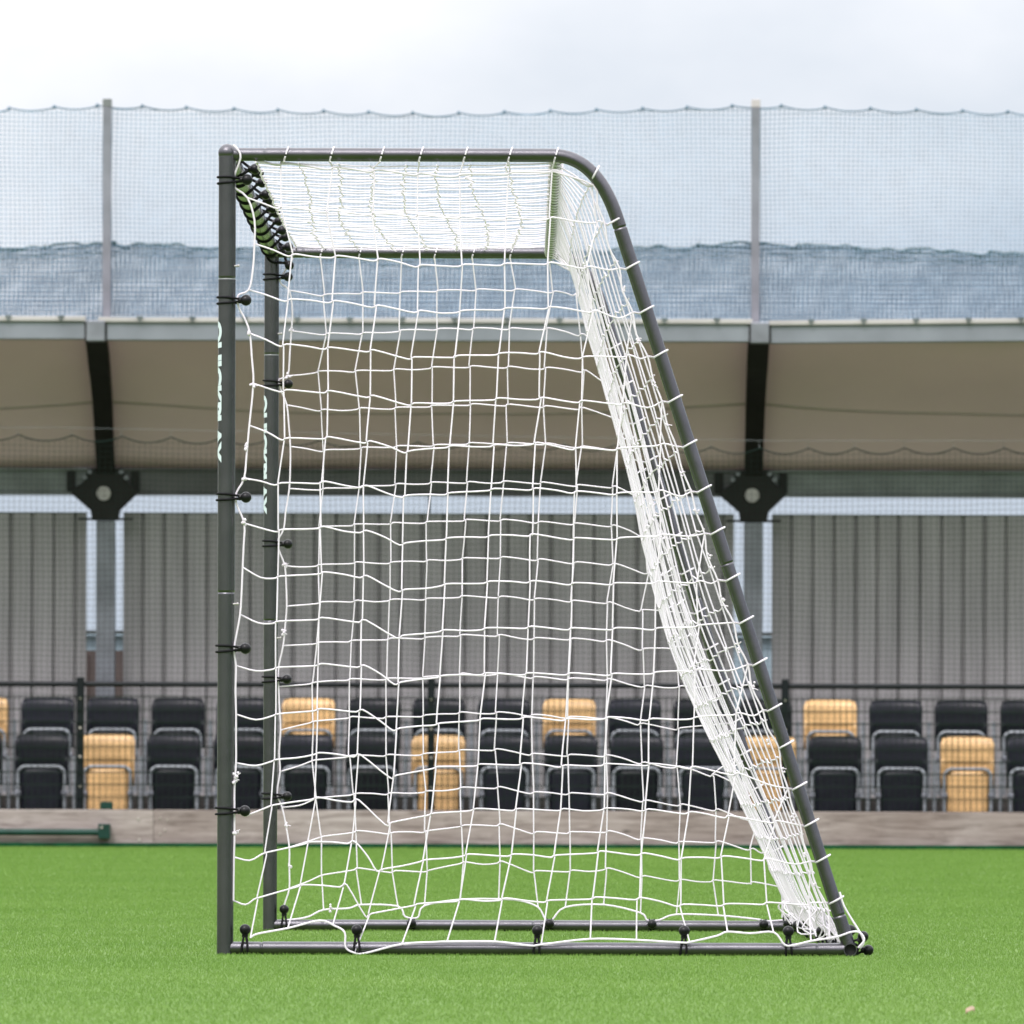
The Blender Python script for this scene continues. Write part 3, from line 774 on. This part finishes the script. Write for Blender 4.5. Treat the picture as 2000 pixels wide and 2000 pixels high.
# ------------------------------------------------------------------ seats
def make_seat(color):
    root = thing('stadium_seat', (0,0,0), '', '')
    cm = M['seatyellow' if color == 'yellow' else 'seatblack']
    # z measured from the terrace; back shell with a rounded top edge, forward curl and a ledge
    w = 0.192; t = 0.70
    prof = [(0.34,0.10),(0.42,0.085),(0.50,0.075),(0.515,0.075),(0.53,0.100),(0.545,0.104),(0.60,0.100),(0.65,0.102),(0.675,0.112),(0.690,0.128),(0.695,0.150)]
    grid = []
    for z, y in prof:
        row = []
        for q in ser(15,-1,1):
            ww = w*(1.0 if z < 0.64 else 1-0.10*((z-0.64)/0.055)**3)*(0.985+0.015*(z/0.7))
            dish = 0.022*(1-abs(q)**2)-0.012*abs(q)**6
            inset = 1.0
            yy = y+dish if not (0.40 < z < 0.525 and abs(q) < 0.86) else y+dish+0.034
            zz_ = z-(0.012*abs(q)**4 if z > 0.66 else 0)
            row.append((ww*q, yy, zz_))
        grid.append(row)
    m = MB(); m.sheet(grid); b = m.build('back_shell', cm, root)
    md = b.modifiers.new('thick','SOLIDIFY'); md.thickness = 0.012; md.offset = 1
    # tip-up pan folded in front of the back
    gp = []
    for z, s in ((0.13,0.90),(0.15,0.97),(0.25,1),(0.36,1),(0.425,0.98),(0.452,0.90)):
        gp.append([(0.146*s*q, 0.030+0.010*abs(q)**3-0.012*(1-q*q)*(0.3+(z-0.13)*2), z) for q in ser(9,-1,1)])
    m = MB(); m.sheet(gp); p = m.build('seat_pan', cm, root)
    md = p.modifiers.new('thick','SOLIDIFY'); md.thickness = 0.018; md.offset = 1
    # bent steel tube round the pan
    hw = 0.165; zt = 0.472; rr = 0.055
    pts = [(-hw,0.012,0.02),(-hw,0.012,zt-rr)]
    pts += [(-hw+rr-rr*math.cos(a), 0.012, zt-rr+rr*math.sin(a)) for a in ser(7,0.15,math.pi/2)]
    pts += [(hw-rr+rr*math.sin(a), 0.012, zt-rr+rr*math.cos(a)) for a in ser(7,0,math.pi/2-0.15)]
    pts += [(hw,0.012,zt-rr),(hw,0.012,0.02)]
    m = MB(); m.tube(pts, 0.0125, 10); tb = m.build('tube_frame', M['seattube'], root)
    for s in (-1,1):
        m = MB(); m.box((s*hw-0.021,-0.008,0.268),(s*hw+0.021,0.034,0.300)); m.tube([(s*hw+s*0.0,-0.014,0.284),(s*hw,0.0,0.284)],0.010,8)
        m.build('pivot_clamp', M['galv'], root, bevel=0.004)
    # standard between this seat and the next
    m = MB(); m.tube([(0.2345,0.055,0.0),(0.2345,0.055,0.545)], 0.0145, 10); m.box((0.215,0.03,0.0),(0.254,0.09,0.012))
    m.build('leg', M['seattube'], root)
    return root
seatp = {c: make_seat(c) for c in ('black','yellow')}
usedp = set()
def seat(color, x, y, z, label, group):
    if color not in usedp: usedp.add(color); o = seatp[color]
    else: o = copy_tree(seatp[color])
    o.location = (x, y-0.02, z); o.rotation_euler = (0,0,random.gauss(0,0.012))
    tag(o, label, 'seat', group)
SP1 = 129.25; SP2 = 127.6
FY = {1:'right beside the left black fence post',6:'behind the middle fence post',11:'seen through the sagging white back net',14:'at the right, clear of the goal'}
RY = {-1:'cut by the left edge of the picture',4:'just right of the far goal post',8:'seen through the net right of the middle',12:'right of the sloping rear leg of the goal'}
def lab(color, row, k, first, n):
    i = k-first
    if color == 'yellow': return 'yellow folded seat in the %s row, %s' % (row, (FY if row == 'front' else RY)[k])
    if i < 9: return 'black folded seat in the %s row, %s seat from the left picture edge' % (row, ordw[i])
    return 'black folded seat in the %s row, %s seat from the right picture edge' % (row, ordw[n-1-i])
# terrace height offsets so the tops land where the photograph has them
zs1 = at(1000,1437,YS1).z-0.700; zs2 = at(1000,1365.5,YS2).z-0.700
for k in range(-11,27):
    px = 80.5+SP1*k; x = at(px,1500,YS1).x
    c = 'yellow' if k in FY else 'black'
    inview = -1 <= k <= 15
    seat(c, x, YS1, zs1, lab(c,'front',k,-1,17) if inview else 'black folded seat in the front row beyond the edge of the picture', 'folded stadium seats')
for k in range(-11,27):
    px = 91.5+SP2*k; x = at(px,1400,YS2).x
    c = 'yellow' if k in RY else 'black'
    inview = -1 <= k <= 15
    seat(c, x, YS2, zs2, lab(c,'rear',k,-1,17) if inview else 'black folded seat in the rear row beyond the edge of the picture', 'folded stadium seats')

# ------------------------------------------------------------------ covered stand
YGT, YC, YW = 64.7, 66.35, 66.5
st = thing('covered_stand', (0,YC,0), 'covered stand with tan fabric canopy, dark ribs, grey gutter and grey profiled rear wall', 'stand')
xl, xr_ = -9.6, 9.6
ribs_px = (-1111,186,1483,2780)      # at the gutter
zgt, zgb = at(1000,632,YGT).z, at(1000,666,YGT).z
rib_x = [at(p,660,YGT).x for p in ribs_px]
colx = [at(206.5+q*1264.5,1100,YC).x for q in (-1,0,1,2)]
dxc = colx[1]-colx[0]
# gutter in three lengths with a lip
segs = [(xl, rib_x[0]-0.07, 0.0, 0.0), (rib_x[0]+0.08, rib_x[1]-0.07, 0.0, 0.006), (rib_x[1]+0.02, rib_x[2]-0.05, 0.0, 0.0), (rib_x[2]+0.07, rib_x[3]-0.07, -0.01, 0.045), (rib_x[3]+0.08, xr_, 0.02, 0.02)]
for a, b, z0, z1 in segs:
    m = MB()
    vs = []
    for x, dz in ((a,z0),(b,z1)):
        for y, z in ((YGT,zgb),(YGT+0.16,zgb),(YGT+0.16,zgt),(YGT,zgt)): vs.append((x,y,z+dz))
    m.add(vs, [(0,1,2,3),(7,6,5,4),(0,4,5,1),(1,5,6,2),(2,6,7,3),(3,7,4,0)])
    gt = m.build('gutter', M['gutter'], st, bevel=0.004)
    m = MB(); vs = []
    for x, dz in ((a,z0),(b,z1)):
        for y, z in ((YGT-0.022,zgt+0.002),(YGT+0.16,zgt+0.002),(YGT+0.16,zgt+0.040),(YGT-0.022,zgt+0.036)): vs.append((x,y,z+dz))
    m.add(vs, [(0,1,2,3),(7,6,5,4),(0,4,5,1),(1,5,6,2),(2,6,7,3),(3,7,4,0)])
    m.build('gutter_lip', M['gutterlip'], gt, bevel=0.004)
    x = a+0.3
    while x < b:
        m = MB(); zc = zgt+0.03+z0+(z1-z0)*(x-a)/(b-a)
        m.box((x-0.022,YGT-0.030,zc-0.006),(x+0.022,YGT-0.023,zc+0.012)); m.box((x-0.009,YGT-0.034,zc-0.028),(x+0.009,YGT-0.0235,zc-0.004))
        m.build('net_hook', M['hook'], gt); x += 0.375
for x in rib_x:
    m = MB(); m.box((x-0.062,YGT-0.03,zgb-0.010),(x+0.070,YGT+0.15,zgt+0.012)); j = m.build('joint_box', M['galv'], st, bevel=0.006)
    m = MB(); m.box((x-0.075,YGT-0.012,zgb-0.008),(x-0.063,YGT+0.1,zgt)); m.box((x+0.071,YGT-0.012,zgb-0.008),(x+0.083,YGT+0.1,zgt)); m.build('joint_plate', M['rib'], j)
# canopy fabric
z_f = at(1000,664,YGT).z+0.04; z_r = at(1000,917,YC).z
def prof(t):
    return YGT+0.10+(YC-YGT-0.10)*t, z_f+(z_r-z_f)*(t**2.5*0.84+0.16*t)
bays = [colx[0]-dxc]+colx+[colx[-1]+dxc]
def sag(x, t):
    for a, b in zip(bays, bays[1:]):
        if a <= x <= b:
            q = (x-a)/(b-a); return -0.11*math.sin(math.pi*q)**0.8*math.sin(math.pi*min(1,t))**0.9
    return 0
def fab(x, t):
    y, z = prof(t); return Vector((x, y, z+sag(x,t)+0.006*math.sin(x*3.1+t*5)))
m = MB(); m.sheet([[fab(x,t) for x in ser(170,xl,xr_)] for t in ser(18,0,1)])
fc = m.build('canopy_fabric', M['canvas'], st); md = fc.modifiers.new('thick','SOLIDIFY'); md.thickness = 0.006
def t_of(py):
    best = min(ser(400,0,1), key=lambda t: abs((prof(t)[1]-HC)/prof(t)[0]*F-(UY-py))); return best
for py in (783,):
    t0 = t_of(py); m = MB()
    m.sheet([[fab(x,t)+Vector((0,-0.004,-0.004)) for x in ser(90,xl,xr_)] for t in (t0,t0+0.012)])
    sm_ = m.build('canopy_seam', M['seam'], st); md = sm_.modifiers.new('thick','SOLIDIFY'); md.thickness = 0.004
for x, xc in zip(rib_x, colx):
    vs = []; N_ = 20
    for t in ser(N_,0,1):
        y, z = prof(t); wv = 0.078-0.012*t; xx = x+(xc-x)*t
        dp = 0.03+0.13*min(1,t*3.5)
        for dx, dz in ((-wv,-0.012),(wv,-0.012),(wv,-dp),(-wv,-dp)): vs.append((xx+dx, y-0.02+0.02*t, z+dz))
    fs = [(0,1,2,3), tuple(4*(N_-1)+i for i in (3,2,1,0))]
    for i in range(N_-1):
        for q in range(4):
            q2 = (q+1)%4; fs.append((4*i+q, 4*i+q2, 4*i+4+q2, 4*i+4+q))
    m = MB(); m.add(vs, fs); m.build('roof_rib', M['rib'], st, bevel=0.006)
# rear beam
zb1, zb0 = at(1000,917,YC).z, at(1000,968.5,YC).z
for i, (a, b, mm) in enumerate(((xl, colx[1]-0.05,'galvdark'),(colx[1]-0.045, colx[2]+0.045,'rib2'),(colx[2]+0.05, xr_,'galvdark'))):
    if mm == 'rib2' and 'rib2' not in M: M['rib2'] = mat('dark_beam_paint', (0.075,0.075,0.078), 0.5, var=0.2, scale=4)
    m = MB(); m.box((a,YC-0.02,zb0+0.02),(b,YC+0.12,zb1)); m.box((a,YC-0.045,zb0),(b,YC+0.14,zb0+0.018)); m.box((a,YC-0.045,zb1-0.02),(b,YC-0.021,zb1))
    m.build('rear_beam', M[mm], st, bevel=0.003)
for xc in colx:
    # flared head plate
    def hp(dx, py): return (xc+dx*YC/F, at(1000,py,YC).z)
    poly = [hp(-26,1019),hp(26,1019),hp(29,1000),hp(62,968),hp(62,960),hp(42,944),hp(34,918),hp(-34,918),hp(-42,944),hp(-66,960),hp(-66,968),hp(-29,1000)]
    m = MB(); m.prism(poly, YC-0.09, YC-0.06); m.prism([(xc-0.10,hp(0,1019)[1]),(xc+0.10,hp(0,1019)[1]),(xc+0.09,hp(0,1008)[1]-0.0),(xc-0.09,hp(0,1008)[1])], YC-0.0595, YC+0.05)
    hd = m.build('head_bracket', M['rib'], st, bevel=0.004)
    c = hp(-3,967); m = MB(); m.tube([(c[0],YC-0.115,c[1]),(c[0],YC-0.088,c[1])], 0.052, 22); m.build('pin_cap', M['gutterlip'], hd, bevel=0.006)
    for sx in (-1,1):
        for dy in (0,0.06):
            cc = hp(sx*31,925); m = MB(); m.tube([(cc[0]+sx*dy*0.6,YC-0.10,cc[1]-dy*0.7),(cc[0]+sx*dy*0.6,YC-0.089,cc[1]-dy*0.7)],0.017,12); m.build('bolt', M['galv'], hd)
    for sx in (-1,1):
        m = MB(); xx = xc+sx*0.235; m.box((xx-0.05,YC-0.05,zb0+0.022),(xx+0.012,YC-0.022,zb1-0.022)); m.build('end_plate', M['rib'], hd, bevel=0.003)
    zt_ = hp(0,1019)[1]-0.004
    m = MB(); m.box((xc-0.068,YC-0.07,0.3),(xc+0.068,YC-0.055,zt_)); m.box((xc-0.008,YC-0.0548,0.3),(xc+0.008,YC+0.06,zt_)); m.box((xc-0.068,YC+0.061,0.3),(xc+0.068,YC+0.075,zt_))
    m.build('column', M['galv'], st, bevel=0.003)
    m = MB(); m.box((xc-0.20,YC-0.05,zt_+0.006),(xc+0.20,YC-0.0,zt_+0.022)); m.build('bracket_seat', M['rib'], st)
# profiled rear wall between the columns
zw = at(1000,1004,YW).z
def wall(a, b):
    prof_ = []; x = a; pitch = 0.158
    while x < b:
        for f, d in ((0,0),(0.80,0),(0.85,0.032),(0.95,0.032)):
            xx = x+f*pitch
            if xx < b: prof_.append((xx, d if True else 0))
        x += pitch
    prof_.append((b,0))
    m = MB()
    m.sheet([[(x,YW+d,0.30) for x,d in prof_],[(x,YW+d,zw) for x,d in prof_]], False)
    w_ = m.build('wall_panel', M['wall'], st); md = w_.modifiers.new('thick','SOLIDIFY'); md.thickness = 0.0015
    m = MB(); m.box((a,YW-0.004,zw-0.004),(b,YW+0.04,zw+0.004)); m.build('wall_capping', M['galvdark'], w_)
wallx = [(xl, at(-1096,1100,YW).x), (at(-1024,1100,YW).x, at(169,1100,YW).x), (at(241,1100,YW).x, at(1433,1100,YW).x), (at(1507.5,1100,YW).x, at(2697,1100,YW).x), (at(2771,1100,YW).x, xr_)]
for a, b in wallx: wall(a, b)
for py in (1237,):
    z = at(1000,py,YW+0.05).z
    m = MB(); m.box((xl,YW+0.05,z-0.012),(xr_,YW+0.09,z+0.012)); m.build('wall_rail', M['galvdark'], st)
m = MB(); c = at(838.5,985,YC); m.box((c.x-0.008,YC+0.02,zw+0.004),(c.x+0.008,YC+0.04,zb0)); m.build('strut', M['fencegreen'], st)
# things seen through the slot beside the left column
m = MB(); a = at(60,1270,72); b = at(520,1380,72); m.box((a.x,72,-0.03),(b.x,72.08,a.z))
for k in range(12): m.box((a.x+0.16*k,71.985,0),(a.x+0.16*k+0.14,71.999,a.z-0.03))
tag(m.build('timber_fence', M['brick'], origin=(a.x,72,0)), 'dark brown board fence glimpsed through the slots beside the left column', 'fence')
M['farbuild'] = mat('blue_grey_cladding', (0.20,0.26,0.30), 0.6, var=0.1, scale=1)
m = MB(); a = at(-200,1241,90); b = at(1700,1300,90); m.box((a.x,90,-0.03),(b.x,96,a.z)); m.prism([(a.x-0.2,a.z+0.002),(b.x+0.2,a.z+0.002),(b.x+0.2,a.z+0.05),(a.x-0.2,a.z+0.05)],89.9,96.1)
tag(m.build('low_shed', M['farbuild'], origin=(0,90,0)), 'low blue grey shed far behind the stand, seen through the slots', 'shed')

# ------------------------------------------------------------------ ball stop nets
def net_threads(mb, x0, x1, ztop, zbot, Y, pitch, t, ph=0.0, shear=0.0, belly=0.02, wave=1.0):
    x = x0+ph*pitch
    nseg = 5
    while x < x1:
        zt = ztop(x); zb = zbot(x)
        zs = ser(nseg+1, zb, zt)
        for a, b in zip(zs, zs[1:]):
            pass
        vs = []
        for q, z in enumerate(zs):
            dx = shear*(z-zb)+0.006*wave*math.sin(z*5+x*2.3); dy = belly*math.sin(x*1.7+z*2)
            for ox, oy in ((-t/2,0),(0,-t/2),(t/2,0),(0,t/2)): vs.append((x+dx+ox, Y+dy+oy, z))
        fs = []
        for q in range(nseg):
            for e in range(4): fs.append((4*q+e, 4*q+(e+1)%4, 4*q+4+(e+1)%4, 4*q+4+e))
        mb.add(vs, fs)
        x += pitch
    zmax = max(ztop(x) for x in ser(60,x0,x1)); zmin = min(zbot(x) for x in ser(60,x0,x1))
    z = zmin+pitch*(0.5+ph*0.5)
    xs = ser(170, x0, x1)
    while z < zmax:
        run = []
        runs = []
        for x in xs:
            zz = z+wave*(0.010*math.sin(x*1.9+z*3)+0.004*math.sin(x*7.1+z))
            if zbot(x) < zz < ztop(x): run.append((x, Y+belly*math.sin(x*1.7+z*2), zz))
            else:
                if len(run) > 1: runs.append(run)
                run = []
        if len(run) > 1: runs.append(run)
        for rn_ in runs:
            vs = []
            for x, y, zz in rn_:
                for oy, oz in ((0,-t/2),(-t/2,0),(0,t/2),(t/2,0)): vs.append((x,y+oy,zz+oz))
            fs = []
            for q in range(len(rn_)-1):
                for e in range(4): fs.append((4*q+e, 4*q+(e+1)%4, 4*q+4+(e+1)%4, 4*q+4+e))
            mb.add(vs, fs)
        z += pitch
def scallop(x, peaks_px, Y, peak_py, drop_px):
    """height of the head rope: peaks where it is tied, drooping between"""
    px = UX+(x*F/Y)
    for i in range(len(peaks_px)-1):
        if peaks_px[i] <= px <= peaks_px[i+1]:
            q = (px-peaks_px[i])/(peaks_px[i+1]-peaks_px[i])
            py = peak_py(px)+drop_px*4*q*(1-q); return at(px,py,Y).z
    return at(px,peak_py(px),Y).z
# upper net
YU = YC
pk = [-1700+88*q for q in range(14)]+[-478,-388,-300,-212,-122,-35,18,106,190,278,364,457,543,632,720,806,896,985,1075,1165,1255,1342,1430,1526,1611,1700,1790,1880,1968,2058,2150,2240,2330,2420,2520]+[2608+88*q for q in range(13)]
def pole_d(px):   # how far a point is from the nearest pole, 0..1
    return min(1, min(abs(px-210-1264*q) for q in (-2,-1,0,1,2,3))/632)
up_py = lambda px: 205+17*pole_d(px)**0.8
utop = lambda x: scallop(x, pk, YU, up_py, 6)
zgu = at(1000,622,YGT).z
ubot = lambda x: (zgu-HC)*YU/YGT+HC-0.05
unet = thing('ball_stop_net', (0,YU,ubot(0)), 'tall upper net of fine mesh stretched against the sky between the two poles', 'net', 'ball stop nets')
xa, xb = -9.6, 9.6
m = MB(); net_threads(m, xa, xb, utop, ubot, YU, 0.034, 0.0056); m.build('mesh', M['netgreen'], unet)
m = MB(); m.tube([(x, YU-0.005, utop(x)) for x in ser(1300,xa,xb)], 0.006, 6, caps=False)
for p in pk:
    x = at(p,200,YU).x
    if xa < x < xb: m.ball((x,YU-0.008,utop(x)+0.004), 0.014, 8, 6, (1,1,1.2))
m.build('head_rope', M['netslack'], unet)
# second, slack net bunched on a sagging line
lo_py = lambda px: 474+26*pole_d(px)**0.9
sagk = [p for p in range(-1500,3600,57)]
ltop = lambda x: at(UX+x*F/YU, lo_py(UX+x*F/YU)+1.6*math.sin(x*23)+1.2*math.sin(x*41+1), YU).z
lnet = thing('slack_net', (0,YU+0.05,ubot(0)), 'slack doubled darker net hanging from a sagging line just above the gutter', 'net', 'ball stop nets')
m = MB()
net_threads(m, xa, xb, ltop, ubot, YU+0.09, 0.031, 0.0047, 0.3, 0.03, 0.02, 0.3)
net_threads(m, xa, xb, ltop, ubot, YU+0.14, 0.036, 0.0049, 0.6, -0.06, 0.02, 0.3)
net_threads(m, xa, xb, ltop, ubot, YU+0.19, 0.033, 0.0047, 0.1, 0.09, 0.02, 0.3)
net_threads(m, xa, xb, ltop, lambda x: ltop(x)-0.085, YU+0.05, 0.020, 0.0030, 0.1, 0.6, 0.02)
m.build('mesh', M['netslack'], lnet)
m = MB()
for q, (dz, rr) in enumerate(((0,0.0095),(-0.016,0.0065),(-0.035,0.003),(-0.065,0.003),(-0.085,0.003))):
    m.tube([(x, YU+0.07-0.006*q, ltop(x)+dz+0.010*math.sin(x*(9+q*5)+q)) for x in ser(950,xa,xb)], rr, 5, caps=False)
for p in sagk[::2]:
    x = at(p+random.uniform(-18,18),200,YU).x
    if xa < x < xb:
        m.ball((x,YU+0.06,ltop(x)), 0.011+random.random()*0.006, 7, 5, (1.6,1,1)); m.tube([(x,YU+0.06,ltop(x)),(x+0.01,YU+0.06,ltop(x)+0.03)],0.002,4)
m.build('head_rope', M['netrope'], lnet)
for i, (px, pyt) in enumerate(((210,195),(1475,196),(-1054,195),(2739,195))):
    x = at(px,400,YU).x; zt = at(px,pyt,YU).z
    pr = thing('net_pole', (x,YU,ubot(0)), ('grey steel net pole rising above the canopy at the left','grey steel net pole with a pale cap rising above the canopy at the right','grey steel net pole beyond the left edge of the picture','grey steel net pole beyond the right edge of the picture')[i], 'pole', 'net poles above the canopy')
    m = MB(); hw = 0.0305; m.box((x-hw,YU-0.11,ubot(0)-0.45),(x+hw,YU-0.04,zt-0.06)); m.build('shaft', M['galv'], pr, bevel=0.004)
    m = MB(); m.box((x-hw-0.002,YU-0.112,zt-0.058),(x+hw+0.002,YU-0.038,zt)); m.build('cap', M['gutterlip'] if i == 1 else M['galvdark'], pr, bevel=0.004)
# lower net, hanging from a cable in front of the stand
YL = 63.5
pk2 = [-1735+97.9*q for q in range(12)]+[-560,-462,-364,-266,-168,-67,35,140,237,333,430,525,622,720,815,912,1005,1102,1198,1295,1388,1483,1578,1668,1765,1862,1960,2055,2150,2250,2350,2450,2550]+[2648+98*q for q in range(12)]
lw_py = lambda px: 849+14*min(1,max(0,(px-100)/700)) + 12*min(1,max(0,(px-800)/700))
wtop = lambda x: scallop(x, pk2, YL, lw_py, 12)
wnet = thing('ball_stop_net', (0,YL,0.2), 'lower fine mesh net hanging on a scalloped rope in front of the seats', 'net', 'ball stop nets')
m = MB(); net_threads(m, -9.2, 9.2, wtop, lambda x: 0.26, YL, 0.0395, 0.0021, 0, 0, 0.006); m.build('mesh', M['netdark'], wnet)
m = MB(); m.tube([(x, YL-0.005, wtop(x)) for x in ser(1300,-9.2,9.2)], 0.0042, 6, caps=False); m.build('head_rope', M['netdark'], wnet)
m = MB(); m.tube([(x, YL-0.006, at(UX+x*F/YL, lw_py(UX+x*F/YL)-14, YL).z) for x in ser(120,-9.2,9.2)], 0.0012, 5, caps=False)
for p in pk2:
    x = at(p,860,YL).x
    if -9.2 < x < 9.2:
        zt = wtop(x); m.tube([(x,YL-0.008,zt),(x,YL-0.008,zt+0.050)], 0.0010, 4); m.ball((x,YL-0.009,zt+0.012),0.004,7,5)
m.build('hanging_cable', M['galvdark'], wnet)

# ------------------------------------------------------------------ light, sky, camera
SUN_EL, SUN_AZ = R(52), R(205)      # azimuth measured from +Y clockwise seen from above
w = bpy.data.worlds.new('World'); scene.world = w; w.use_nodes = True
nt = w.node_tree; N, L = nt.nodes, nt.links
bg = N['Background']
sky = N.new('ShaderNodeTexSky'); sky.sky_type = 'NISHITA'; sky.sun_disc = False
sky.sun_elevation = SUN_EL; sky.sun_rotation = SUN_AZ; sky.air_density = 1.0; sky.dust_density = 2.0
tc = N.new('ShaderNodeTexCoord')
mp = N.new('ShaderNodeMapping'); mp.inputs['Scale'].default_value = (1,1,1.6); mp.inputs['Location'].default_value = (0.35,0.0,0.18)
L.new(tc.outputs['Generated'], mp.inputs['Vector'])
no = N.new('ShaderNodeTexNoise'); no.inputs['Scale'].default_value = 16.0; no.inputs['Detail'].default_value = 5; no.inputs['Roughness'].default_value = 0.5
L.new(mp.outputs[0], no.inputs['Vector'])
cl = N.new('ShaderNodeValToRGB'); e = cl.color_ramp.elements
e[0].position = 0.05; e[0].color = (5.15,5.85,6.9,1); e[1].position = 0.85; e[1].color = (10.2,10.1,10.4,1)
sp = N.new('ShaderNodeSeparateXYZ'); L.new(tc.outputs['Generated'], sp.inputs[0])
def math_(op, a, b, clamp=False):
    n_ = N.new('ShaderNodeMath'); n_.operation = op; n_.use_clamp = clamp
    for q, v in enumerate((a,b)):
        if isinstance(v, (int,float)): n_.inputs[q].default_value = v
        else: L.new(v, n_.inputs[q])
    return n_.outputs[0]
# a bright cloud bank up to the left, bluer haze lower down
f_ = math_('ADD', math_('MULTIPLY', math_('SUBTRACT', sp.outputs['Z'], 0.078), 16), math_('MULTIPLY', sp.outputs['X'], -4.5))
f_ = math_('ADD', f_, math_('MULTIPLY', math_('SUBTRACT', no.outputs['Fac'], 0.5), 1.3))
L.new(math_('ADD', f_, 0.46, True), cl.inputs['Fac'])
mx = N.new('ShaderNodeMix'); mx.data_type = 'RGBA'; mx.inputs[0].default_value = 0.86
L.new(sky.outputs[0], mx.inputs[6]); L.new(cl.outputs['Color'], mx.inputs[7])
# an overcast sky is about three times as bright overhead as at the horizon
sx = N.new('ShaderNodeSeparateXYZ'); L.new(tc.outputs['Generated'], sx.inputs[0])
mr = N.new('ShaderNodeMapRange'); mr.inputs['From Min'].default_value = 0.09; mr.inputs['From Max'].default_value = 0.8
mr.inputs['To Min'].default_value = 1.0; mr.inputs['To Max'].default_value = 2.9
L.new(sx.outputs['Z'], mr.inputs['Value'])
vm = N.new('ShaderNodeVectorMath'); vm.operation = 'SCALE'; L.new(mx.outputs[2], vm.inputs[0]); L.new(mr.outputs[0], vm.inputs['Scale'])
# unseen low sky away from the stand, darkened to give the tubes dark sides
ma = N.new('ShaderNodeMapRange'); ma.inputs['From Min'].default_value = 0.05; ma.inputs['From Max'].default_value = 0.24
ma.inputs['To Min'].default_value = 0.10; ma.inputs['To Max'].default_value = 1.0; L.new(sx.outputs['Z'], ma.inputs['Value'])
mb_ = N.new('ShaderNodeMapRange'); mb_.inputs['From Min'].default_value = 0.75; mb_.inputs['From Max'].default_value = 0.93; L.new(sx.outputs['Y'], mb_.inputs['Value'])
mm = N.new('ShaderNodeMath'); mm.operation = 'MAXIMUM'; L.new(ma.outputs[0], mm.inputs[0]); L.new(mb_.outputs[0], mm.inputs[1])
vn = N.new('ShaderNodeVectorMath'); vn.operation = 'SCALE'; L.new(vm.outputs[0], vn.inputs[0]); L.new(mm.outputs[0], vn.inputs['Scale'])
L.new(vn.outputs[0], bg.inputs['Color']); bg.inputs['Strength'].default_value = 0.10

sl = bpy.data.lights.new('sun','SUN'); sl.energy = 2.0; sl.angle = R(14); sl.color = (1.0,0.935,0.94)
so = bpy.data.objects.new('sun', sl); COL.objects.link(so)
sd = Vector((math.sin(SUN_AZ)*math.cos(SUN_EL), math.cos(SUN_AZ)*math.cos(SUN_EL), math.sin(SUN_EL)))
so.rotation_euler = sd.to_track_quat('Z','Y').to_euler(); so.location = (0,0,30)

cam = bpy.data.cameras.new('camera'); co = bpy.data.objects.new('camera', cam); COL.objects.link(co)
cam.sensor_width = 36; cam.sensor_fit = 'HORIZONTAL'; cam.lens = 36*F/2000
cam.shift_x = -(UX-1000)/2000; cam.shift_y = (UY-1000)/2000
cam.clip_start = 0.5; cam.clip_end = 3000
co.matrix_world = Matrix.Translation((0,0,HC)) @ Matrix.Rotation(R(90),4,'X') @ Matrix.Rotation(ROLL,4,'Z')
cam.dof.use_dof = True; cam.dof.focus_distance = 21.0; cam.dof.aperture_fstop = 25
scene.camera = co
scene.view_settings.view_transform = 'Standard'; scene.view_settings.look = 'None'; scene.view_settings.gamma = 1
scene.view_settings.exposure = 0.25
scene.render.resolution_x = scene.render.resolution_y = 1024
for o in bpy.data.objects:
    if '_o' in o: del o['_o']
